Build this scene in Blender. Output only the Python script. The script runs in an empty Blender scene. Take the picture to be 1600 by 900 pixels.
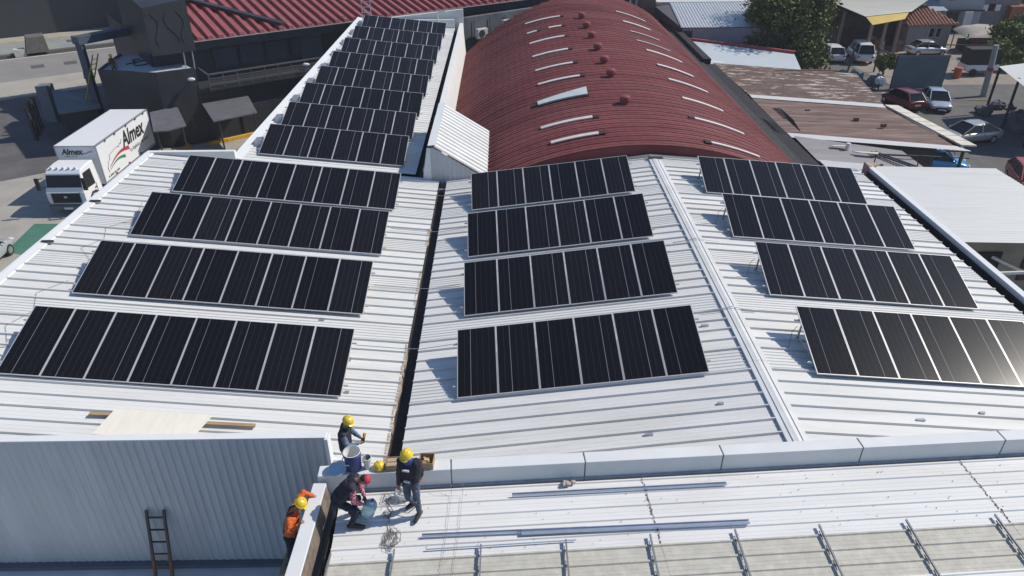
import bpy, bmesh, math, random
import numpy as np
from mathutils import Matrix, Vector
random.seed(7); rng = np.random.default_rng(7)
R = math.radians
scn = bpy.context.scene
COL = scn.collection

# ------------------------------------------------------------------ camera, sky, sun, exposure
cam_d = bpy.data.cameras.new('camera'); cam = bpy.data.objects.new('camera', cam_d); COL.objects.link(cam)
scn.camera = cam
cam_d.sensor_width = 36.0; cam_d.lens = 1129.41 / 1600 * 36.0
cam_d.clip_start = 0.1; cam_d.clip_end = 3000
PIT, YAW, ROLL, HC = 0.536869, 0.0099588, -0.005895, 18.3
_fw = Vector((math.sin(YAW)*math.cos(PIT), math.cos(YAW)*math.cos(PIT), -math.sin(PIT)))
_rt = Vector((math.cos(YAW), -math.sin(YAW), 0)); _up = _rt.cross(_fw)
_r2 = _rt*math.cos(ROLL) + _up*math.sin(ROLL); _u2 = _up*math.cos(ROLL) - _rt*math.sin(ROLL)
cam.matrix_world = Matrix(((_r2.x, _u2.x, -_fw.x, 0), (_r2.y, _u2.y, -_fw.y, 0), (_r2.z, _u2.z, -_fw.z, HC), (0, 0, 0, 1)))

SUN_AZ, SUN_EL = R(76), R(44)          # azimuth clockwise from +Y
world = bpy.data.worlds.new('World'); scn.world = world; world.use_nodes = True
wn = world.node_tree.nodes; wl = world.node_tree.links
sky = wn.new('ShaderNodeTexSky'); sky.sky_type = 'NISHITA'; sky.sun_disc = False
sky.sun_elevation = SUN_EL; sky.sun_rotation = SUN_AZ; sky.air_density = 1.0; sky.dust_density = 0.3; sky.ozone_density = 4.5
wn['Background'].inputs[1].default_value = 0.118
wl.new(sky.outputs[0], wn['Background'].inputs[0])
sun_d = bpy.data.lights.new('sun', 'SUN'); sun = bpy.data.objects.new('sun', sun_d); COL.objects.link(sun)
sun_d.energy = 4.2; sun_d.angle = R(0.55); sun_d.color = (1.0, 0.935, 0.83)
_sd = Vector((math.sin(SUN_AZ)*math.cos(SUN_EL), math.cos(SUN_AZ)*math.cos(SUN_EL), math.sin(SUN_EL)))
sun.rotation_euler = _sd.to_track_quat('Z', 'Y').to_euler(); sun.location = _sd*120
scn.view_settings.view_transform = 'Standard'; scn.view_settings.look = 'None'
scn.view_settings.gamma = 1.0; scn.view_settings.exposure = 0.10; scn.view_settings.use_curve_mapping = False
scn.render.resolution_x = 1024; scn.render.resolution_y = 576

# ------------------------------------------------------------------ helpers
def lin(c):
    return tuple(((x/12.92) if x <= .04045 else ((x+.055)/1.055)**2.4) for x in c)
MATS = {}
def mat(name, col, rough=.6, metal=0.0, var=.12, scale=2.0, col2=None, mixs=None, bump=0.0, bscale=30., stretch=None, spec=.5, coat=0.0, alpha=None, dirt=0.0, dcol=(.25,.2,.15), objvar=0.0):
    """Principled material: colour varied by noise in world space, optional second colour in patches, fine bump."""
    if name in MATS: return MATS[name]
    m = bpy.data.materials.new(name); m.use_nodes = True; nt = m.node_tree; n = nt.nodes; l = nt.links
    b = n['Principled BSDF']; b.inputs['Roughness'].default_value = rough; b.inputs['Metallic'].default_value = metal
    b.inputs['Specular IOR Level'].default_value = spec
    if coat: b.inputs['Coat Weight'].default_value = coat; b.inputs['Coat Roughness'].default_value = .05
    geo = n.new('ShaderNodeNewGeometry'); mp = n.new('ShaderNodeMapping')
    l.new(geo.outputs['Position'], mp.inputs[0]); mp.inputs['Scale'].default_value = stretch or (1, 1, 1)
    nz = n.new('ShaderNodeTexNoise'); nz.inputs['Scale'].default_value = scale; nz.inputs['Detail'].default_value = 6; nz.inputs['Roughness'].default_value = .62
    l.new(mp.outputs[0], nz.inputs['Vector'])
    rp = n.new('ShaderNodeValToRGB'); rp.color_ramp.elements[0].position = .3; rp.color_ramp.elements[1].position = .7
    lo = tuple(max(0, c*(1-var)) for c in col); hi = tuple(min(1, c*(1+var)) for c in col)
    rp.color_ramp.elements[0].color = (*lo, 1); rp.color_ramp.elements[1].color = (*hi, 1)
    l.new(nz.outputs['Fac'], rp.inputs[0]); out = rp.outputs[0]
    if col2 is not None:
        n2 = n.new('ShaderNodeTexNoise'); n2.inputs['Scale'].default_value = (mixs or (scale*.6, .5, .1))[0]; n2.inputs['Detail'].default_value = 8; n2.inputs['Roughness'].default_value = .7
        l.new(mp.outputs[0], n2.inputs['Vector'])
        r2 = n.new('ShaderNodeValToRGB'); p, w = (mixs or (0, .5, .1))[1:]
        r2.color_ramp.elements[0].position = max(0, p-w); r2.color_ramp.elements[1].position = min(1, p+w)
        l.new(n2.outputs['Fac'], r2.inputs[0]); mx = n.new('ShaderNodeMix'); mx.data_type = 'RGBA'
        l.new(r2.outputs[0], mx.inputs[0]); l.new(out, mx.inputs[6]); mx.inputs[7].default_value = (*col2, 1); out = mx.outputs[2]
    if dirt:
        n3 = n.new('ShaderNodeTexNoise'); n3.inputs['Scale'].default_value = 9; n3.inputs['Detail'].default_value = 10; n3.inputs['Roughness'].default_value = .8
        l.new(geo.outputs['Position'], n3.inputs['Vector'])
        r3 = n.new('ShaderNodeValToRGB'); r3.color_ramp.elements[0].position = .58; r3.color_ramp.elements[1].position = .78
        r3.color_ramp.elements[1].color = (dirt, dirt, dirt, 1)
        l.new(n3.outputs['Fac'], r3.inputs[0]); mx = n.new('ShaderNodeMix'); mx.data_type = 'RGBA'
        l.new(r3.outputs[0], mx.inputs[0]); l.new(out, mx.inputs[6]); mx.inputs[7].default_value = (*dcol, 1); out = mx.outputs[2]
    if objvar:
        oi = n.new('ShaderNodeObjectInfo'); mr = n.new('ShaderNodeMapRange'); mr.inputs[3].default_value = 1-objvar; mr.inputs[4].default_value = 1+objvar
        l.new(oi.outputs['Random'], mr.inputs[0]); hs = n.new('ShaderNodeHueSaturation'); l.new(mr.outputs[0], hs.inputs['Value']); l.new(out, hs.inputs['Color']); out = hs.outputs[0]
    l.new(out, b.inputs['Base Color'])
    if bump:
        n4 = n.new('ShaderNodeTexNoise'); n4.inputs['Scale'].default_value = bscale; n4.inputs['Detail'].default_value = 5
        l.new(mp.outputs[0], n4.inputs['Vector']); bp = n.new('ShaderNodeBump'); bp.inputs['Strength'].default_value = bump; bp.inputs['Distance'].default_value = .02
        l.new(n4.outputs['Fac'], bp.inputs['Height']); l.new(bp.outputs[0], b.inputs['Normal'])
    if alpha is not None:
        b.inputs['Transmission Weight'].default_value = alpha; b.inputs['IOR'].default_value = 1.33
    MATS[name] = m; return m

def nrm(v): return Vector(v).normalized()
class MB:
    """Collects shapes into one mesh."""
    def __init__(s): s.v = []; s.f = []; s.m = []; s.mi = 0
    def add(s, vs, fs):
        o = len(s.v); s.v += [tuple(v) for v in vs]; s.f += [tuple(i+o for i in f) for f in fs]; s.m += [s.mi]*len(fs); return s
    def hexa(s, p):                     # 8 points: bottom loop 0-3, top loop 4-7
        return s.add(p, [(3,2,1,0), (4,5,6,7), (0,1,5,4), (1,2,6,5), (2,3,7,6), (3,0,4,7)])
    def box(s, x0, x1, y0, y1, z0, z1):
        return s.hexa([(x0,y0,z0),(x1,y0,z0),(x1,y1,z0),(x0,y1,z0),(x0,y0,z1),(x1,y0,z1),(x1,y1,z1),(x0,y1,z1)])
    def bar(s, a, b, w, h=None, up=(0,0,1)):   # rectangular bar from a to b
        a = Vector(a); b = Vector(b); d = (b-a).normalized(); u = Vector(up)
        if abs(d.dot(u)) > .98: u = Vector((0,1,0))
        sx = d.cross(u).normalized()*(w/2); sz = sx.cross(d).normalized()*((h or w)/2)
        return s.hexa([a-sx-sz, a+sx-sz, b+sx-sz, b-sx-sz, a-sx+sz, a+sx+sz, b+sx+sz, b-sx+sz])
    def poly(s, pts): return s.add(pts, [tuple(range(len(pts)))])
    def slab(s, pts, t):                # thick polygon: pts (top), extruded down t along -z or vector
        tv = Vector((0,0,-t)) if not hasattr(t, '__len__') else Vector(t)
        n = len(pts); p = [Vector(q) for q in pts]
        return s.add(p + [q+tv for q in p], [tuple(range(n)), tuple(range(2*n-1, n-1, -1))] + [(i, n+i, n+(i+1) % n, (i+1) % n) for i in range(n)])
    def tube(s, pts, r, n=6, caps=True):
        pts = [Vector(p) for p in pts]; rs = r if hasattr(r, '__len__') else [r]*len(pts); o = len(s.v); vs = []; pu = None
        for i, p in enumerate(pts):
            d = (pts[min(i+1, len(pts)-1)] - pts[max(i-1, 0)])
            d = d.normalized() if d.length > 1e-9 else Vector((0,0,1))
            u = pu if pu is not None else (Vector((0,0,1)) if abs(d.z) < .9 else Vector((1,0,0)))
            u = (u - d*u.dot(d)); u = u.normalized() if u.length > 1e-6 else d.orthogonal().normalized(); pu = u; w = d.cross(u)
            for k in range(n):
                a = 2*math.pi*k/n; vs.append(p + (u*math.cos(a) + w*math.sin(a))*rs[i])
        fs = []
        for i in range(len(pts)-1):
            for k in range(n):
                fs.append((i*n+k, i*n+(k+1) % n, (i+1)*n+(k+1) % n, (i+1)*n+k))
        if caps: fs += [tuple(range(n-1, -1, -1)), tuple((len(pts)-1)*n+k for k in range(n))]
        return s.add(vs, fs)
    def cyl(s, a, b, r0, r1=None, n=12): return s.tube([a, b], [r0, r0 if r1 is None else r1], n)
    def lathe(s, c, prof, n=16, M=None, caps=True):
        vs = []; fs = []
        for r, z in prof:
            for k in range(n):
                a = 2*math.pi*k/n; q = Vector((r*math.cos(a), r*math.sin(a), z)); vs.append(Vector(c) + (M @ q if M else q))
        for i in range(len(prof)-1):
            for k in range(n): fs.append((i*n+k, i*n+(k+1) % n, (i+1)*n+(k+1) % n, (i+1)*n+k))
        if caps: fs.append(tuple(range(n-1, -1, -1))); fs.append(tuple((len(prof)-1)*n+k for k in range(n)))
        return s.add(vs, fs)
    def ball(s, c, r, n=10, m=7, M=None):
        rr = r if hasattr(r, '__len__') else (r, r, r); vs = []; fs = []
        for i in range(m+1):
            t = math.pi*i/m
            for k in range(n):
                a = 2*math.pi*k/n; q = Vector((rr[0]*math.sin(t)*math.cos(a), rr[1]*math.sin(t)*math.sin(a), rr[2]*math.cos(t))); vs.append(Vector(c) + (M @ q if M else q))
        for i in range(m):
            for k in range(n): fs.append((i*n+k, (i+1)*n+k, (i+1)*n+(k+1) % n, i*n+(k+1) % n))
        return s.add(vs, fs)
    def mesh(s, name, off=(0,0,0)):
        me = bpy.data.meshes.new(name); o = Vector(off)
        me.from_pydata([tuple(Vector(v)-o) for v in s.v], [], s.f); 
        if any(s.m): me.polygons.foreach_set('material_index', s.m)
        me.update(); return me
    def build(s, name, mats, parent=None, smooth=False, local=False, bev=0):
        """Vertices are world coordinates unless local; a parent's own origin is taken off."""
        off = Vector((0,0,0)) if (local or parent is None) else worg(parent)
        me = s.mesh(name, off)
        for m in (mats if isinstance(mats, (list, tuple)) else [mats]): me.materials.append(m)
        if smooth: me.polygons.foreach_set('use_smooth', [True]*len(me.polygons))
        o = bpy.data.objects.new(name, me); COL.objects.link(o); o.parent = parent
        if bev:
            b = o.modifiers.new('bevel', 'BEVEL'); b.width = bev; b.segments = 2; b.limit_method = 'ANGLE'
        return o
def worg(o):
    v = Vector((0,0,0))
    while o is not None: v = v + o.location; o = o.parent
    return v
def tag(o, label=None, cat=None, group=None, kind=None):
    if label: o['label'] = label
    if cat: o['category'] = cat
    if group: o['group'] = group
    if kind: o['kind'] = kind
    return o
def thing(name, loc, label, cat, group=None, rz=0):
    o = bpy.data.objects.new(name, None); COL.objects.link(o); o.empty_display_size = .2
    o.location = loc; o.rotation_euler = (0, 0, rz); return tag(o, label, cat, group)
def inst(me, name, parent, loc=(0,0,0), rot=None, scale=None):
    o = bpy.data.objects.new(name, me); COL.objects.link(o); o.parent = parent; o.location = loc
    if rot: o.rotation_euler = rot
    if scale: o.scale = scale
    return o
def withmats(me, *ms):
    for m in ms: me.materials.append(m)
    return me
def struct(name, mb, m): return tag(mb.build(name, m), kind='structure')

# ------------------------------------------------------------------ materials
white_roof = mat('white_painted_sheet', (.65,.65,.63), .55, 0, .06, .5, col2=(.56,.55,.52), mixs=(.8,.60,.12), dirt=.5, dcol=(.42,.39,.34), stretch=(.35,2.2,1), objvar=.03)
white_fine = mat('white_ribbed_sheet', (.64,.638,.615), .5, 0, .06, .8, col2=(.57,.565,.54), mixs=(.9,.6,.1), dirt=.4, dcol=(.46,.43,.38), stretch=(.4,2.2,1), objvar=.03)
white_flash = mat('white_flashing', (.68,.69,.69), .45, 0, .03, 2, dirt=.18, dcol=(.45,.42,.38))
white_wall = mat('white_render', (.66,.66,.64), .8, 0, .06, 1.0, dirt=.3, dcol=(.4,.37,.33))
cream_coping = mat('painted_coping', (.63,.64,.64), .6, 0, .04, 1.5, dirt=.3, dcol=(.4,.37,.32))
gutter_dark = mat('gutter_bitumen', (.035,.032,.032), .7, 0, .4, 4, bump=.3)
rust = mat('rust', (.16,.085,.05), .85, 0, .4, 6, bump=.3)
rust_edge = mat('rusty_flashing', (.36,.29,.24), .8, 0, .3, 5, col2=(.2,.13,.09), mixs=(4,.58,.1))
alu = mat('aluminium', (.52,.53,.54), .45, .2, .05, 3)
alu_matte = mat('galvanised_steel', (.42,.44,.47), .45, .7, .12, 6)
dark_steel = mat('dark_steel', (.05,.05,.055), .5, .3, .2, 4)
grey_clad = mat('grey_cladding', (.50,.51,.52), .5, 0, .07, .6, col2=(.44,.45,.46), mixs=(.8,.56,.12), dirt=.4, dcol=(.34,.33,.32), stretch=(2.2,1,.35), objvar=.025)
conc = mat('concrete', (.33,.31,.28), .9, 0, .14, .7, dirt=.35, dcol=(.17,.15,.13), bump=.15)
asphalt = mat('asphalt', (.105,.10,.10), .9, 0, .3, .35, dirt=.45, dcol=(.18,.165,.15), bump=.3, bscale=60)
vault_red = mat('red_arch_sheet', (.16,.040,.040), .7, 0, .28, .45, col2=(.20,.075,.07), mixs=(.25,.56,.14), dirt=.5, dcol=(.075,.026,.024), stretch=(.5,1.4,.5), spec=.25, objvar=.10)
vault_seam = mat('seam_highlight', (.25,.092,.092), .7, 0, .4, 1.2, spec=.25, objvar=.2)  # lighter colour for rib tops, painting in the light the seams catch
red_roof = mat('red_deck_sheet', (.27,.075,.075), .5, 0, .15, .8, col2=(.36,.16,.14), mixs=(1.3,.66,.12))
vent_red = mat('red_vent_metal', (.2,.045,.045), .5, 0, .15, 3)
skylight_m = mat('skylight_fibreglass', (.62,.58,.53), .5, 0, .1, 3, dirt=.35, dcol=(.3,.25,.2))
black_paint = mat('black_facade_paint', (.026,.027,.033), .55, 0, .35, .5, dirt=.3, dcol=(.06,.06,.065))
# ------------------------------------------------------------------ the ground
g = MB().add([(-900,-300,0),(900,-300,0),(900,1500,0),(-900,1500,0)], [(0,1,2,3)])
struct('ground', g, asphalt)
struct('yard_paving', MB().add([(-36,-5,.004),(-15.2,-5,.004),(-15.2,57,.004),(-25,51.2,.004),(-36,43.5,.004)], [(0,1,2,3,4)]), conc)
XV, XR, ZV = -2.678, 6.278, 6.39
SL, SM, SR = .1028, .1152, .0916
ZR = ZV + SM*(XR-XV)
zL = lambda x: ZV + SL*(XV-x)
zM = lambda x: ZV + SM*(x-XV)
zRr = lambda x: ZR - SR*(x-XR)
PITCH = .455

# ------------------------------------------------------------------ main warehouse with three white slopes
wh = thing('warehouse', (0, 20.5, 0), 'wide warehouse with white standing seam roof slopes, ridge and valley gutter under the solar panels', 'building')
def sheet_mesh(name, L, fine, rib=.058):
    """One roof sheet: length L along local x, its rib at the near edge (local y 0)."""
    w = PITCH*2 if fine else PITCH
    prof = [(0,0), (.006,rib), (.034,rib), (.046,0)]
    if fine:
        k = 7
        for i in range(1, k):
            y = i*w/k; prof += [(y-.022,0), (y-.008,.022), (y+.008,.022), (y+.022,0)]
    else:
        for y in (.18, .31): prof += [(y-.02,0), (y-.008,.006), (y+.008,.006), (y+.02,0)]
    prof += [(w,0)]
    n = len(prof); vs = [(0,y,z) for y,z in prof] + [(L,y,z) for y,z in prof]
    return withmats(MB().add(vs, [(i, n+i, n+i+1, i+1) for i in range(n-1)]).mesh(name), white_fine if fine else white_roof)
Y0 = 9.66
def slope_sheets(parent, x0, x1, z0, z1, ya, yb, tagname):
    L = math.hypot(x1-x0, z1-z0); ang = -math.atan2(z1-z0, x1-x0)
    mp_, mf = sheet_mesh('roof_sheet', L, False), sheet_mesh('fine_roof_sheet', L, True)
    k = 0; o = worg(parent)
    while True:
        base = Y0 + k*PITCH*6
        for j in range(5):
            y = base + j*PITCH; fine = j == 4; w = PITCH*(2 if fine else 1)
            # plain sheets first (ribs at 0,1,2,3), fine sheet of double width last
            if y < ya-.01 or y + w > yb+.3: continue
            if fine and y < 12:
                for q in (0,1): inst(mp_, 'roof_sheet', parent, Vector((x0, y+q*PITCH, z0)) - o, (0, ang, 0))
                continue
            inst(mf if fine else mp_, 'roof_sheet', parent, Vector((x0, y, z0 + random.uniform(-.004,.004))) - o, (0, ang, 0))
        k += 1
        if base > yb: break
slope_sheets(wh, -14.82, -2.80, zL(-14.82), zL(-2.80), 12.3, 29.3, 'L')
slope_sheets(wh, -2.47, 6.16, zM(-2.47), zM(6.16), 11.4, 29.1, 'M')
slope_sheets(wh, 6.40, 15.32, zRr(6.40), zRr(15.32), 11.4, 29.3, 'R')
# short filler sheet between the parapet and the first middle rib
m = MB(); m.add([(-2.47,10.95,zM(-2.47)-.003),(4.6,11.2,zM(4.6)-.003),(6.2,11.3,zM(6.2)-.003),(6.2,11.49,zM(6.2)-.003),(-2.47,11.49,zM(-2.47)-.003)], [(0,1,2,3,4)]); m.build('roof_sheet_end', white_roof, wh)
m = MB(); m.add([(-14.82,12.2,zL(-14.82)-.003),(-2.8,12.2,zL(-2.8)-.003),(-2.8,12.40,zL(-2.8)-.003),(-14.82,12.40,zL(-14.82)-.003)], [(0,1,2,3)]); m.build('roof_sheet_end', white_roof, wh)
# area of slope left between the grey wall end and the parapet
m = MB(); m.add([(-3.97,10.9,zL(-3.97)-.02),(-2.8,10.98,zL(-2.8)-.02),(-2.8,12.3,zL(-2.8)-.02),(-3.97,12.3,zL(-3.97)-.02)], [(0,1,2,3)])
for y in (11.02, 11.48, 11.93):
    m.hexa([(-3.97,y,zL(-3.97)-.02),(-2.8,y,zL(-2.8)-.02),(-2.8,y+.035,zL(-2.8)-.02),(-3.97,y+.035,zL(-3.97)-.02),(-3.97,y+.004,zL(-3.97)+.04),(-2.8,y+.004,zL(-2.8)+.04),(-2.8,y+.03,zL(-2.8)+.04),(-3.97,y+.03,zL(-3.97)+.04)])
m.build('roof_sheet_end', white_roof, wh)
# walls
m = MB(); m.box(-3.9,15.2,12.35,12.5,0,6.2); m.box(-15.0,-14.8,12.4,29.3,0,7.45); m.box(15.1,15.3,12.1,29.2,0,6.35); m.box(-14.8,15.1,29.1,29.3,0,6.2); m.build('wall', white_wall, wh)
# ridge cap: folded strip with two raised lines, in lengths
for i, (ya, yb) in enumerate([(11.5,14.5),(14.5,17.55),(17.55,20.6),(20.6,23.65),(23.65,26.7),(26.7,28.75)]):
    m = MB(); dz = .062 + .004*(i % 2)
    prof = [(-.25, -.25*SM-.03), (-.24,-.24*SM), (-.13,-.13*SM), (-.12,-.12*SM+.02), (-.1,-.1*SM+.02), (-.09,-.09*SM), (0,.01), (.09,-.09*SR), (.1,-.1*SR+.02), (.12,-.12*SR+.02), (.13,-.13*SR), (.24,-.24*SR), (.25,-.25*SR-.03)]
    n = len(prof); vs = [(XR+x, ya, ZR+z+dz) for x,z in prof] + [(XR+x, yb+.03, ZR+z+dz) for x,z in prof]
    m.add(vs, [(k, k+1, n+k+1, n+k) for k in range(n-1)]); m.build('ridge_cap', white_roof, wh)
m = MB(); m.slab([(6.0,28.78,ZR+.1),(6.6,28.74,ZR+.1),(6.62,28.55,ZR+.1),(6.02,28.6,ZR+.1)], .03); m.build('ridge_end_cap', dark_steel, wh)
# valley gutter: dark trough with rusty left lip
m = MB(); m.add([(-2.82,11,ZV-.02),(-2.80,11,ZV-.3),(-2.45,11,ZV-.3),(-2.43,11,ZV-.02),(-2.82,29.0,ZV-.02),(-2.80,29.0,ZV-.3),(-2.45,29.0,ZV-.3),(-2.43,29.0,ZV-.02)], [(0,1,5,4),(1,2,6,5),(2,3,7,6)])
m.build('valley_gutter', gutter_dark, wh)
for a, b in ((11.1,13.2),(13.25,15.4),(15.5,16.9),(19.0,21.2),(23.0,24.4)):
    m = MB(); k = 9
    vs = []; 
    for i in range(k+1):
        y = a+(b-a)*i/k; j = random.uniform(-.03,.03)
        vs += [(-2.86+j*.5,y,zL(-2.86)+.008), (-2.79+j,y,ZV+.012), (-2.785+j,y,ZV-.1)]
    m.add(vs, [(3*i+q, 3*i+3+q, 3*i+4+q, 3*i+1+q) for i in range(k) for q in (0,1)]); m.build('rusty_lip', rust_edge, wh)
m = MB(); m.box(-2.78,-2.47,28.3,28.42,ZV-.2,ZV-.08); m.build('gutter_strap', alu_matte, wh)
# left eave flashing with raised outer lip, and two short dark plates on it
m = MB()
prof = [(-15.12,7.35),(-15.12,7.72),(-15.05,7.72),(-14.80,zL(-14.8)+.05),(-14.78,zL(-14.78)+.01)]
n = len(prof); m.add([(x,11.9,z) for x,z in prof]+[(x,29.3,z) for x,z in prof], [(k,k+1,n+k+1,n+k) for k in range(n-1)]); m.build('eave_flashing', white_flash, wh)
for y in (21.0, 24.2): MB().box(-14.98,-14.6,y,y+.07,7.70,7.76).build('eave_plate', dark_steel, wh)
# far parapet of left slope
m = MB(); m.box(-15.1,-11.4,29.3,29.5,6.9,7.72); m.build('parapet', white_wall, wh)
# right eave: dark gutter box
m = MB(); m.add([(15.30,11,6.52),(15.32,11,6.22),(15.68,11,6.22),(15.70,11,6.58),(15.30,29.3,6.52),(15.32,29.3,6.22),(15.68,29.3,6.22),(15.70,29.3,6.58)], [(0,1,5,4),(1,2,6,5),(2,3,7,6)]); m.build('eave_gutter', gutter_dark, wh)
# flashing strip where the far end meets the arched roof
m = MB(); m.add([(-1.2,28.98,zM(-1.2)+.03),(6.2,28.98,zM(6.2)+.03),(6.2,29.32,zM(6.2)+.02),(-1.2,29.32,zM(-1.2)+.02)], [(0,1,2,3)])
m.add([(6.2,28.98,zM(6.2)+.03),(15.3,29.15,zRr(15.3)+.03),(15.3,29.45,zRr(15.3)+.02),(6.2,29.32,zM(6.2)+.02)], [(0,1,2,3)]); m.build('end_flashing', alu_matte, wh)
# small clips, puddles of sealant on the roof
for (x, y, s_) in ((-1.9,26.6,.1),(-5.4,17.8,.07),(3.2,12.3,.09),(9.5,12.6,.1),(11.2,13.0,.06),(5.0,13.1,.07),(5.4,16.3,.1),(-4.1,14.6,.06)):
    z = zM(x) if XV < x < XR else (zL(x) if x < XV else zRr(x))
    MB().box(x-s_,x+s_,y-.03,y+.03,z+.002,z+.05).build('roof_clip', alu_matte, wh)
# wires strapped across valley and ridge
for y in (16.6, 19.9, 24.0, 27.3):
    MB().tube([(-4.2,y,zL(-4.2)+.075),(-2.9,y,ZV+.09),(-2.4,y,ZV+.07),(-1.4,y+.02,zM(-1.4)+.075)], .012, 5).build('strap_wire', alu_matte, wh)
for y in (16.9, 21.1): MB().tube([(5.5,y,zM(5.5)+.08),(5.98,y,ZR+.07),(6.28,y+.03,ZR+.13),(6.6,y,ZR+.07),(7.0,y,zRr(7.0)+.08)], .014, 5).build('strap_wire', alu_matte, wh)

# ------------------------------------------------------------------ long warehouse behind the left slope
lw = thing('long_warehouse', (-7.5, 45, 0), 'long narrow white roofed warehouse behind, carrying eight short panel rows', 'building')
m3 = MB(); Lx = 7.48; w = 1.01
prof = []
for i in range(3):
    y = i*w/3; prof += [(y,0),(y+.012,.022),(y+.05,.022),(y+.062,0),(y+.19,0),(y+.2,.004),(y+.22,.004),(y+.23,0)]
prof += [(w,0)]; n = len(prof); an = math.atan(SL)
ls = withmats(m3.add([(0,y,z) for y,z in prof]+[(Lx,y,z) for y,z in prof], [(i,n+i,n+i+1,i+1) for i in range(n-1)]).mesh('roof_sheet'), white_roof)
for k in range(31): inst(ls, 'roof_sheet', lw, Vector((-11.3, 29.5+k*w, zL(-11.3)+random.uniform(-.004,.004))) - worg(lw), (0, an, 0))
m = MB(); m.box(-11.3,-11.1,29.5,60.8,0,7.1); m.box(-11.1,-3.9,60.7,60.9,0,7.2); m.build('wall', white_wall, lw)
m = MB(); m.add([(-11.62,29.4,7.35),(-11.6,29.4,7.42),(-11.18,29.4,zL(-11.2)+.06),(-11.62,61,7.35),(-11.6,61,7.42),(-11.18,61,zL(-11.2)+.06)], [(0,1,4,3),(1,2,5,4)]); m.build('eave_flashing', white_flash, lw)
m = MB(); m.add([(-3.88,29.2,6.5),(-3.86,29.2,6.2),(-3.52,29.2,6.2),(-3.50,29.2,6.7),(-3.88,61,6.5),(-3.86,61,6.2),(-3.52,61,6.2),(-3.50,61,6.7)], [(0,1,5,4),(1,2,6,5),(2,3,7,6)]); m.build('eave_gutter', gutter_dark, lw)
m = MB(); m.hexa([(-3.52,29.3,3.5),(-3.0,29.3,3.5),(-3.0,61.2,3.5),(-3.52,61.2,3.5),(-3.50,29.3,6.85),(-3.24,29.3,6.85),(-3.24,61.2,6.85),(-3.50,61.2,6.85)]); m.build('side_wall', white_wall, lw)
m = MB(); m.hexa([(-9.0,61.2,5.5),(-3.2,61.2,5.5),(-3.2,61.5,5.5),(-9.0,61.5,5.5),(-9.0,61.2,7.3),(-3.2,61.2,7.9),(-3.2,61.5,7.9),(-9.0,61.5,7.3)]); m.build('end_wall', white_wall, lw)
for k in range(9):       # small brackets between flashing and the panel rows
    y = 31.2+k*3.4; MB().box(-11.16,-10.86,y,y+.5,zL(-11)+.02,zL(-11)+.28).build('cable_box', alu_matte, lw)
MB().tube([(-5.2,60.6,7.0),(-5.2,60.6,7.7),(-4.9,60.4,7.9),(-4.4,60.2,7.85)], .06, 8).build('vent_pipe', alu, lw)
# white lean-to canopy at the corner
cn = thing('roof_canopy', (-2.2, 31, 6.4), 'small white ribbed lean-to canopy with grey gable beside the red arched roof', 'canopy')
for i in range(7):
    y0 = 29.0 + i*.88; vs = []
    A = Vector((-2.95, 0, 7.95)); B = Vector((-.75, 0, 6.55)); pr = []
    for j in range(2):
        yy = j*.44; pr += [(yy,0),(yy+.03,.06),(yy+.12,.06),(yy+.15,0)]
    pr += [(.88,0)]; n = len(pr)
    nv = Vector((B.z-A.z, 0, -(B.x-A.x))).normalized()*-1
    mm = MB().add([A+nv*z+Vector((0,y0+y,0)) for y,z in pr]+[B+nv*z+Vector((0,y0+y,0)) for y,z in pr], [(k,n+k,n+k+1,k+1) for k in range(n-1)]); mm.build('roof_sheet', white_roof, cn)
for i in range(3):
    ya, yb = 28.95+i*2.08, 28.95+(i+1)*2.08+.04
    z = .03*(2-i); MB().add([(-3.45,ya,6.9+z),(-3.2,ya,7.95+z),(-2.85,ya,7.98+z),(-3.45,yb,6.9+z),(-3.2,yb,7.95+z),(-2.85,yb,7.98+z)], [(0,1,4,3),(1,2,5,4)]).build('ridge_flashing', white_flash, cn)
vs = []; nn = 26
for i in range(nn+1):
    t = i/nn; x = -3.15+t*2.35; dz = (.03 if i % 2 else 0); vs += [(x, 29.02-dz, 6.3), (x, 29.02-dz, 7.88-(max(0,x+2.95))*.636)]
MB().add(vs, [(2*i,2*i+2,2*i+3,2*i+1) for i in range(nn)]).build('gable_cladding', grey_clad, cn)
MB().add([(-3.5,28.98,6.4),(-3.12,28.98,6.4),(-3.1,28.98,7.9),(-3.25,28.98,7.9),(-3.5,29.3,6.4),(-3.12,29.3,6.4),(-3.1,29.3,7.9),(-3.25,29.3,7.9)], [(0,1,2,3),(0,3,7,4),(4,7,6,5),(1,5,6,2)]).build('corner_flashing', white_flash, cn)

# ------------------------------------------------------------------ solar panel rows
glass = bpy.data.materials.new('solar_cells'); glass.use_nodes = True
nt = glass.node_tree; n_ = nt.nodes; l_ = nt.links; b = n_['Principled BSDF']
tc = n_.new('ShaderNodeTexCoord'); sx = n_.new('ShaderNodeSeparateXYZ'); l_.new(tc.outputs['Object'], sx.inputs[0])
def mth(op, a, bb=None, c=None):
    q = n_.new('ShaderNodeMath'); q.operation = op
    for i, v in enumerate((a, bb, c)):
        if v is None: continue
        if isinstance(v, (int, float)): q.inputs[i].default_value = v
        else: l_.new(v, q.inputs[i])
    return q.outputs[0]
PW, PL = 1.037, 2.17
cw = (PW-.06)/6
fx = mth('MODULO', mth('ADD', sx.outputs[0], -.03+cw*8), cw)            # 0..cw within a cell column
edge = mth('LESS_THAN', mth('ABSOLUTE', mth('SUBTRACT', fx, cw/2)), cw/2-.0035)   # 1 inside a cell
cy = PL/24
fy = mth('MODULO', mth('ADD', sx.outputs[1], 0.0), cy)
edgey = mth('LESS_THAN', mth('ABSOLUTE', mth('SUBTRACT', fy, cy/2)), cy/2-.0004)
oi = n_.new('ShaderNodeObjectInfo')
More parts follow.
